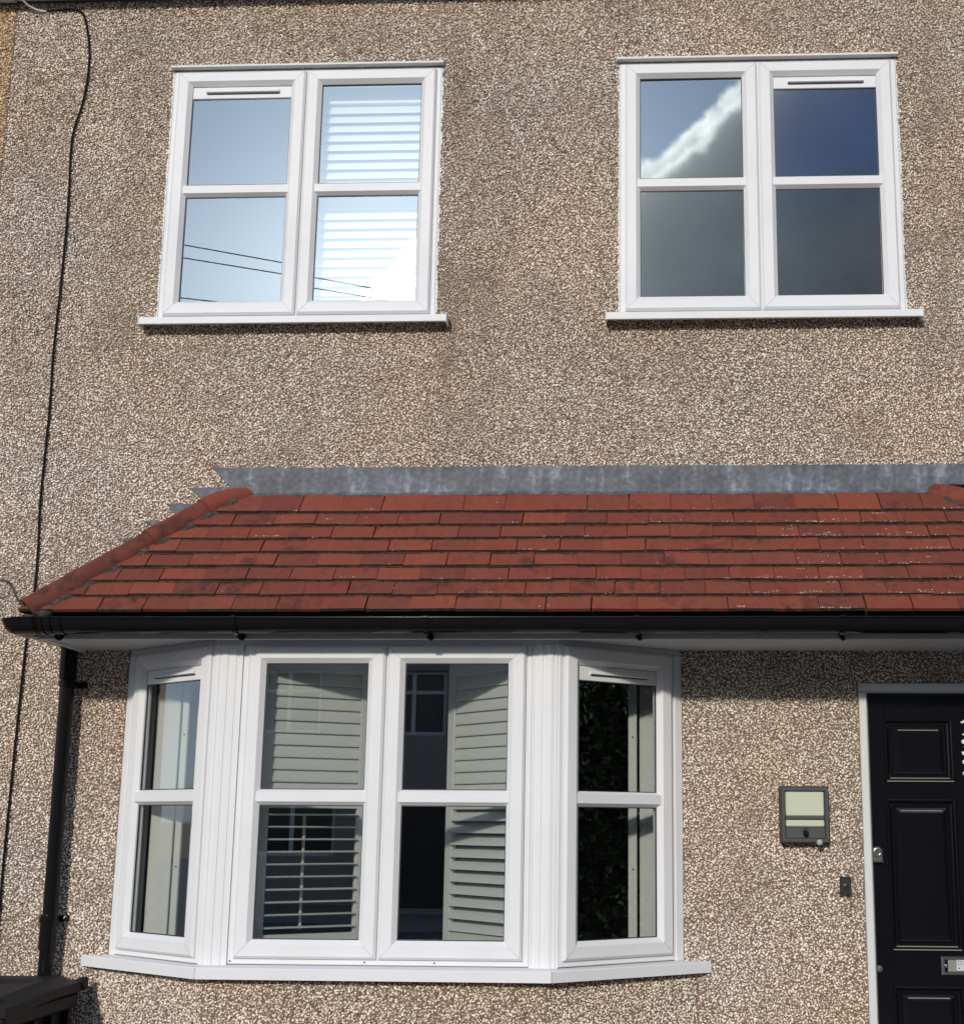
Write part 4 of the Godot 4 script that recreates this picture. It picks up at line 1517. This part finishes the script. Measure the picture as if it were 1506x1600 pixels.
# ================================================================= the street behind the camera, seen in the glass
func street() -> void:
	var st := mb()
	box(st, Vector3(-60, -0.30, -40), Vector3(60, -0.004, 60))
	struct(st, "ground", M.paving)
	st = mb()
	box(st, Vector3(-60, -0.20, 8.6), Vector3(60, 0.0, 14.6))
	struct(st, "road", M.asphalt)
	for z: Array in [[8.45, 8.60], [14.60, 14.75]]:
		st = mb()
		box(st, Vector3(-60, -0.2, z[0]), Vector3(60, 0.11, z[1]), 0.01)
		struct(st, "kerb", M.paving)
	for z: Array in [[6.6, 8.45], [14.75, 16.6]]:
		st = mb()
		box(st, Vector3(-60, -0.2, z[0]), Vector3(60, 0.10, z[1]))
		struct(st, "pavement", M.paving)
	# terraced houses on the far side of the street
	for k in 9:
		var cx := -10.4 + k * 5.2
		var door_name: String = ["maroon", "black", "dark green", "grey", "white", "brown", "pale blue", "yellow", "teal"][k]
		var door_tint: Color = [lin(0.12, 0.02, 0.03), lin(0.015, 0.015, 0.017), lin(0.03, 0.08, 0.04), lin(0.2, 0.2, 0.2), lin(0.7, 0.7, 0.7), lin(0.12, 0.07, 0.04), lin(0.3, 0.4, 0.5), lin(0.6, 0.45, 0.08), lin(0.05, 0.22, 0.22)][k]
		var t := thing("opposite_house", "rendered terraced house across the street with a %s front door" % door_name, "house", Vector3(cx, 0, 20.0), "houses across the street")
		var holes := [Rect2(-2.0, 0.9, 1.7, 1.5), Rect2(0.9, 0.1, 0.95, 2.1), Rect2(-2.0, 3.4, 1.3, 1.25), Rect2(0.6, 3.4, 1.3, 1.25)]
		st = wall_mesh(-2.6, 2.6, 0.0, 5.4, 0.3, 0.0, holes)
		put(st, "wall", M.far_brick, t)
		st = mb()
		box(st, Vector3(-2.6, 0.0, 0.3), Vector3(2.6, 5.4, 7.0))
		put(st, "back_wall", M.far_brick, t)
		st = mb()
		prism(st, pv([5.35, -0.35, 7.7, 3.6, 5.35, 7.4]), -2.6, 2.6, Transform3D(ALONG_X, Vector3.ZERO))
		put(st, "roof", M.far_roof, t)
		for h: Rect2 in holes:
			if h.size.y > 2.0:
				st = mb()
				box(st, Vector3(h.position.x, h.position.y, 0.12), Vector3(h.end.x, h.end.y, 0.18), 0.01)
				put(st, "door", mat(door_tint, 0.4), t)
				continue
			var win := part("window", t)
			st = mb()
			ring(st, -h.end.x, h.position.y, -h.position.x, h.end.y, [Vector2(0, -0.2), Vector2(0, -0.10), Vector2(0.07, -0.10), Vector2(0.07, -0.2)])
			box(st, Vector3(-(h.position.x + h.end.x) / 2 - 0.04, h.position.y, -0.2), Vector3(-(h.position.x + h.end.x) / 2 + 0.04, h.end.y, -0.105))
			box(st, Vector3(-h.end.x, h.end.y - 0.45, -0.2), Vector3(-h.position.x, h.end.y - 0.38, -0.11))
			put(st, "frame", M.far_white, win, Transform3D(Basis(Vector3.UP, PI), Vector3.ZERO))
			st = mb()
			box(st, Vector3(h.position.x, h.position.y, 0.17), Vector3(h.end.x, h.end.y, 0.18))
			put(st, "pane", M.far_glass, win)
	# telegraph pole and its wires
	var top := Vector3(3.725, 6.59, 9.0)
	var pole := thing("telegraph_pole", "tall wooden telegraph pole at the kerb carrying overhead wires", "pole", Vector3(top.x, 0, top.z))
	st = mb()
	tube(st, [Vector3(0, 0, 0), Vector3(0, 6.9, 0)], 0.13, 14, 0.09)
	put(st, "shaft", M.wood, pole)
	st = mb()
	lathe(st, [Vector2(0.02, -0.05), Vector2(0.14, -0.04), Vector2(0.14, 0.02), Vector2(0.02, 0.03)], 14, Transform3D(Basis(Vector3(1, 0, 0), Vector3(0, 0, -1), Vector3(0, 1, 0)), Vector3(0, 6.60, 0)))
	put(st, "ring_head", M.iron, pole)
	var names := ["highest black overhead wire strung from the wooden telegraph pole", "second highest black overhead wire strung from the telegraph pole", "lowest black overhead wire strung from the wooden telegraph pole"]
	var ends := [Vector3(-4.0935, 7.188, 6.5), Vector3(-4.0975, 7.053, 6.5), Vector3(-4.10, 6.635, 6.5)]
	for k in 3:
		var dir: Vector3 = ends[k] - top
		st = mb()
		tube(st, [top, top + dir * 3.0], 0.0055, 6)
		tag(put(st, "overhead_wire", M.cable), names[k], "wire", "overhead wires")
	# added unseen hedge that darkens what the splayed side of the bay mirrors
	var th := thing("added_hedge", "tall dark evergreen hedge added out of view to darken the bay reflection", "hedge", Vector3(4.6, 0, 3.4))
	st = mb()
	for k in 60000:
		var p := Vector3(rng.randf_range(-0.5, 0.5), rng.randf_range(0.05, 3.4), rng.randf_range(-2.9, 2.9))
		if rng.randf() < 0.7:
			p.x = signf(p.x) * rng.randf_range(0.38, 0.55) + 0.05 * sin(p.z * 5.0 + p.y * 3.0)
		var b2 := Basis.from_euler(Vector3(rng.randf() * TAU, rng.randf() * TAU, rng.randf() * TAU))
		quad(st, p + b2 * Vector3(-0.03, -0.013, 0), p + b2 * Vector3(0.03, -0.013, 0), p + b2 * Vector3(0.03, 0.013, 0), p + b2 * Vector3(-0.03, 0.013, 0))
	for k in 7000:
		var p := Vector3(rng.randf_range(-0.34, 0.34), rng.randf_range(0.05, 3.3), rng.randf_range(-2.8, 2.8))
		var b3 := Basis.from_euler(Vector3(rng.randf() * TAU, rng.randf() * TAU, rng.randf() * TAU))
		quad(st, p + b3 * Vector3(-0.12, -0.05, 0), p + b3 * Vector3(0.12, -0.05, 0), p + b3 * Vector3(0.12, 0.05, 0), p + b3 * Vector3(-0.12, 0.05, 0))
	put(st, "foliage", M.leaf_dark, th)
	for k in 5:
		st = mb()
		tube(st, [Vector3(0, 0, -2.4 + k * 1.2), Vector3(0, 3.0, -2.4 + k * 1.2)], 0.05, 8, 0.02)
		put(st, "trunk", M.wood, th)

# ================================================================= the house
func build_house() -> void:
	var house := thing("terraced_house", "pebbledashed terraced house with white windows and black front door", "house")
	var openings := [Rect2(-1.702, 3.743, 1.218, 1.205), Rect2(0.318, 3.743, 1.218, 1.205), Rect2(BC - 1.10, 1.04, 2.20, SOF - 1.04), Rect2(1.281, 0.0, 0.878, 2.164)]
	var st := wall_mesh(WX0, WX1, 0.0, 5.33, 0.0, -0.26, openings)
	var wall := put(st, "wall", M.mortar, house)
	var holes := []
	for h: Rect2 in openings:
		holes.append(h.grow(0.004))
	holes.append(Rect2(BC - 1.20, 0.0, 2.40, 1.05))                      # behind the bay
	holes.append(Rect2(BC - 1.146, 1.03, 2.292, SOF - 1.03))
	holes.append(Rect2(-1.33, 2.31, 3.1, 0.64))                          # behind the canopy roof
	holes.append(Rect2(-1.75, 2.31, 4.0, 0.20))
	pebbles("pebble_dash", wall, WX0, WX1, 0.35, 5.31, holes)
	# masonry under the bay
	var pts := [Vector2(BC - 1.195, 0.0), Vector2(BC - 0.632, 0.360), Vector2(BC + 0.632, 0.360), Vector2(BC + 1.195, 0.0)]
	st = mb()
	prism(st, PackedVector2Array([Vector2(BC - 1.195, -0.1), pts[0], pts[1], pts[2], pts[3], Vector2(BC + 1.195, -0.1)]), -1.0325, 0.0, Transform3D(Basis(Vector3(1, 0, 0), Vector3(0, 0, 1), Vector3(0, -1, 0)), Vector3.ZERO))
	var bay := put(st, "bay_wall", M.mortar, house)
	for k in 3:
		var a: Vector2 = pts[k]
		var b: Vector2 = pts[k + 1]
		var d := (b - a).normalized()
		pebbles("pebble_dash", bay, 0.0, a.distance_to(b), 0.35, 1.030, [], false, Transform3D(Basis(Vector3(d.x, 0, d.y), Vector3.UP, Vector3(-d.y, 0, d.x)), Vector3(a.x, 0, a.y)))
	print("pebbles done")
	# inside: party walls, back wall, floors
	for w: Array in [["party_wall", Vector3(WX0, 0, -5.0), Vector3(WX0 + 0.11, 5.33, -0.261)], ["party_wall", Vector3(WX1 - 0.11, 0, -5.0), Vector3(WX1, 5.33, -0.261)], ["back_wall", Vector3(WX0, 0, -5.2), Vector3(WX1, 5.33, -5.001)], ["partition", Vector3(1.0, 0.121, -4.999), Vector3(1.1, 2.55, -0.262)], ["partition", Vector3(-0.10, 2.76, -4.999), Vector3(0.0, 5.20, -0.262)]]:
		st = mb()
		box(st, w[1], w[2])
		put(st, w[0], M.plaster, house)
	st = mb()
	box(st, Vector3(WX0 + 0.111, 0.001, -4.999), Vector3(WX1 - 0.111, 0.12, -0.262))
	put(st, "ground_floor", M.floorboard, house)
	st = mb()
	box(st, Vector3(WX0 + 0.111, 2.551, -4.999), Vector3(WX1 - 0.111, 2.759, -0.262))
	put(st, "upper_floor", M.plaster, house)
	st = mb()
	box(st, Vector3(WX0 + 0.111, 5.20, -4.999), Vector3(WX1 - 0.111, 5.329, -0.262))
	put(st, "loft_floor", M.plaster, house)
	# eaves and main roof
	var ev := part("eaves", house)
	st = mb()
	box(st, Vector3(WX0, 5.318, 0.008), Vector3(WX1, 5.329, 0.085), 0.002)
	put(st, "soffit", M.lamp_body if false else M.soffit, ev)
	st = mb()
	box(st, Vector3(WX0, 5.312, 0.0855), Vector3(WX1, 5.50, 0.103), 0.003)
	put(st, "fascia", M.soffit, ev)
	st = mb()
	box(st, Vector3(WX0, 5.331, -5.2), Vector3(WX1, 5.50, 0.0850))
	put(st, "wall_plate", M.wood, ev)
	st = mb()
	half_pipe(st, Vector3(WX0, 5.49, 0.162), Vector3(WX1, 5.49, 0.162), 0.055, Vector3(0, 0, 1))
	put(st, "gutter", M.black, ev)
	st = mb()
	prism(st, pv([5.501, 0.15, 5.52, 0.17, 7.4, -2.55, 5.501, -5.4]), WX0, WX1, Transform3D(ALONG_X, Vector3.ZERO))
	put(st, "main_roof", M.far_roof, house)
	upper_window(house, -1.702, [true, false], "white casement window with slatted shutter behind one sash")
	upper_window(house, 0.318, [false, true], "white casement window with dark unshuttered panes")
	bay_window(house)
	print("windows done")
	canopy_roof(house)
	lead_flashing(house)
	front_door(house)
	# next door
	var n := thing("neighbouring_house", "adjoining house front of ochre pebbledash beyond the black cable", "house")
	st = mb()
	box(st, Vector3(-6.5, 0, -0.26), Vector3(WX0 - 0.002, 5.33, 0.0))
	var nw := put(st, "wall", M.mortar, n)
	pebbles("pebble_dash", nw, -3.05, WX0 - 0.003, 0.35, 5.31, [], true)
	st = mb()
	box(st, Vector3(-6.5, 5.312, 0.006), Vector3(WX0 - 0.003, 5.50, 0.103), 0.003)
	put(st, "fascia", M.soffit, n)
	st = mb()
	prism(st, pv([5.501, 0.15, 5.52, 0.17, 7.4, -2.55, 5.501, -5.4]), -6.5, WX0 - 0.002, Transform3D(ALONG_X, Vector3.ZERO))
	put(st, "roof", M.far_roof, n)
	st = mb()
	box(st, Vector3(-6.5, 0, -5.2), Vector3(WX0 - 0.002, 5.50, -0.262))
	put(st, "body", M.plaster, n)

func _ready() -> void:
	rng.seed = 20240611
	# ------------------------------------------------ camera
	var cam := Camera3D.new()
	cam.name = "camera"
	add_child(cam)
	cam.position = Vector3(0.3979, 1.6, 5.22)
	cam.rotation = Vector3(0.188626, 0.042763, 0.006150)
	cam.projection = Camera3D.PROJECTION_FRUSTUM
	cam.near = 0.1
	cam.far = 400.0
	cam.size = 0.1 * 1600.0 / 2003.93
	cam.frustum_offset = Vector2((753.0 - 913.95) / 2003.93, (904.32 - 800.0) / 2003.93) * 0.1
	cam.current = true
	# ------------------------------------------------ sky, sun, exposure
	var env := Environment.new()
	env.background_mode = Environment.BG_SKY
	env.sky = make_sky()
	env.background_energy_multiplier = 1.0
	env.tonemap_mode = Environment.TONE_MAPPER_LINEAR
	env.tonemap_exposure = 1.10
	env.sdfgi_enabled = true
	env.ssao_enabled = true
	env.ssil_enabled = true
	var we := WorldEnvironment.new()
	we.name = "environment"
	we.environment = env
	add_child(we)
	var sun := DirectionalLight3D.new()
	sun.name = "sun"
	sun.light_energy = 0.77
	sun.light_color = Color(1.0, 0.965, 0.91)
	sun.light_angular_distance = 2.8
	sun.shadow_enabled = true
	add_child(sun)
	sun.look_at_from_position(SUN_TO * 30.0, Vector3.ZERO)
	print("sky done")
	# ------------------------------------------------ structure, then objects
	make_materials()
	make_chips()
	street()
	build_house()
	print("house done")
	gutter()
	drainpipe()
	cables()
	wall_lamp()
	door_bell()
	wheelie_bin()
	shutter("half-closed white slatted shutter behind the paired front sashes, slats level below", "", Vector3(-1.075, 1.095, 0.255), deg_to_rad(31.0), 0.445, 1.18, false, 74.0, 0.0, 0.0465)
	shutter("white slatted shutter swung inward behind the bay, slats tilted below", "", Vector3(-0.065, 1.095, 0.255), deg_to_rad(-45.0), 0.445, 1.18, true, 74.0, 40.0, 0.0465, false)
	shutter("closed white slatted shutter behind the upstairs window sash", "", Vector3(-1.082, 3.765, -0.085), 0.0, 0.575, 1.14, false, 62.0, 62.0, 0.044, false)
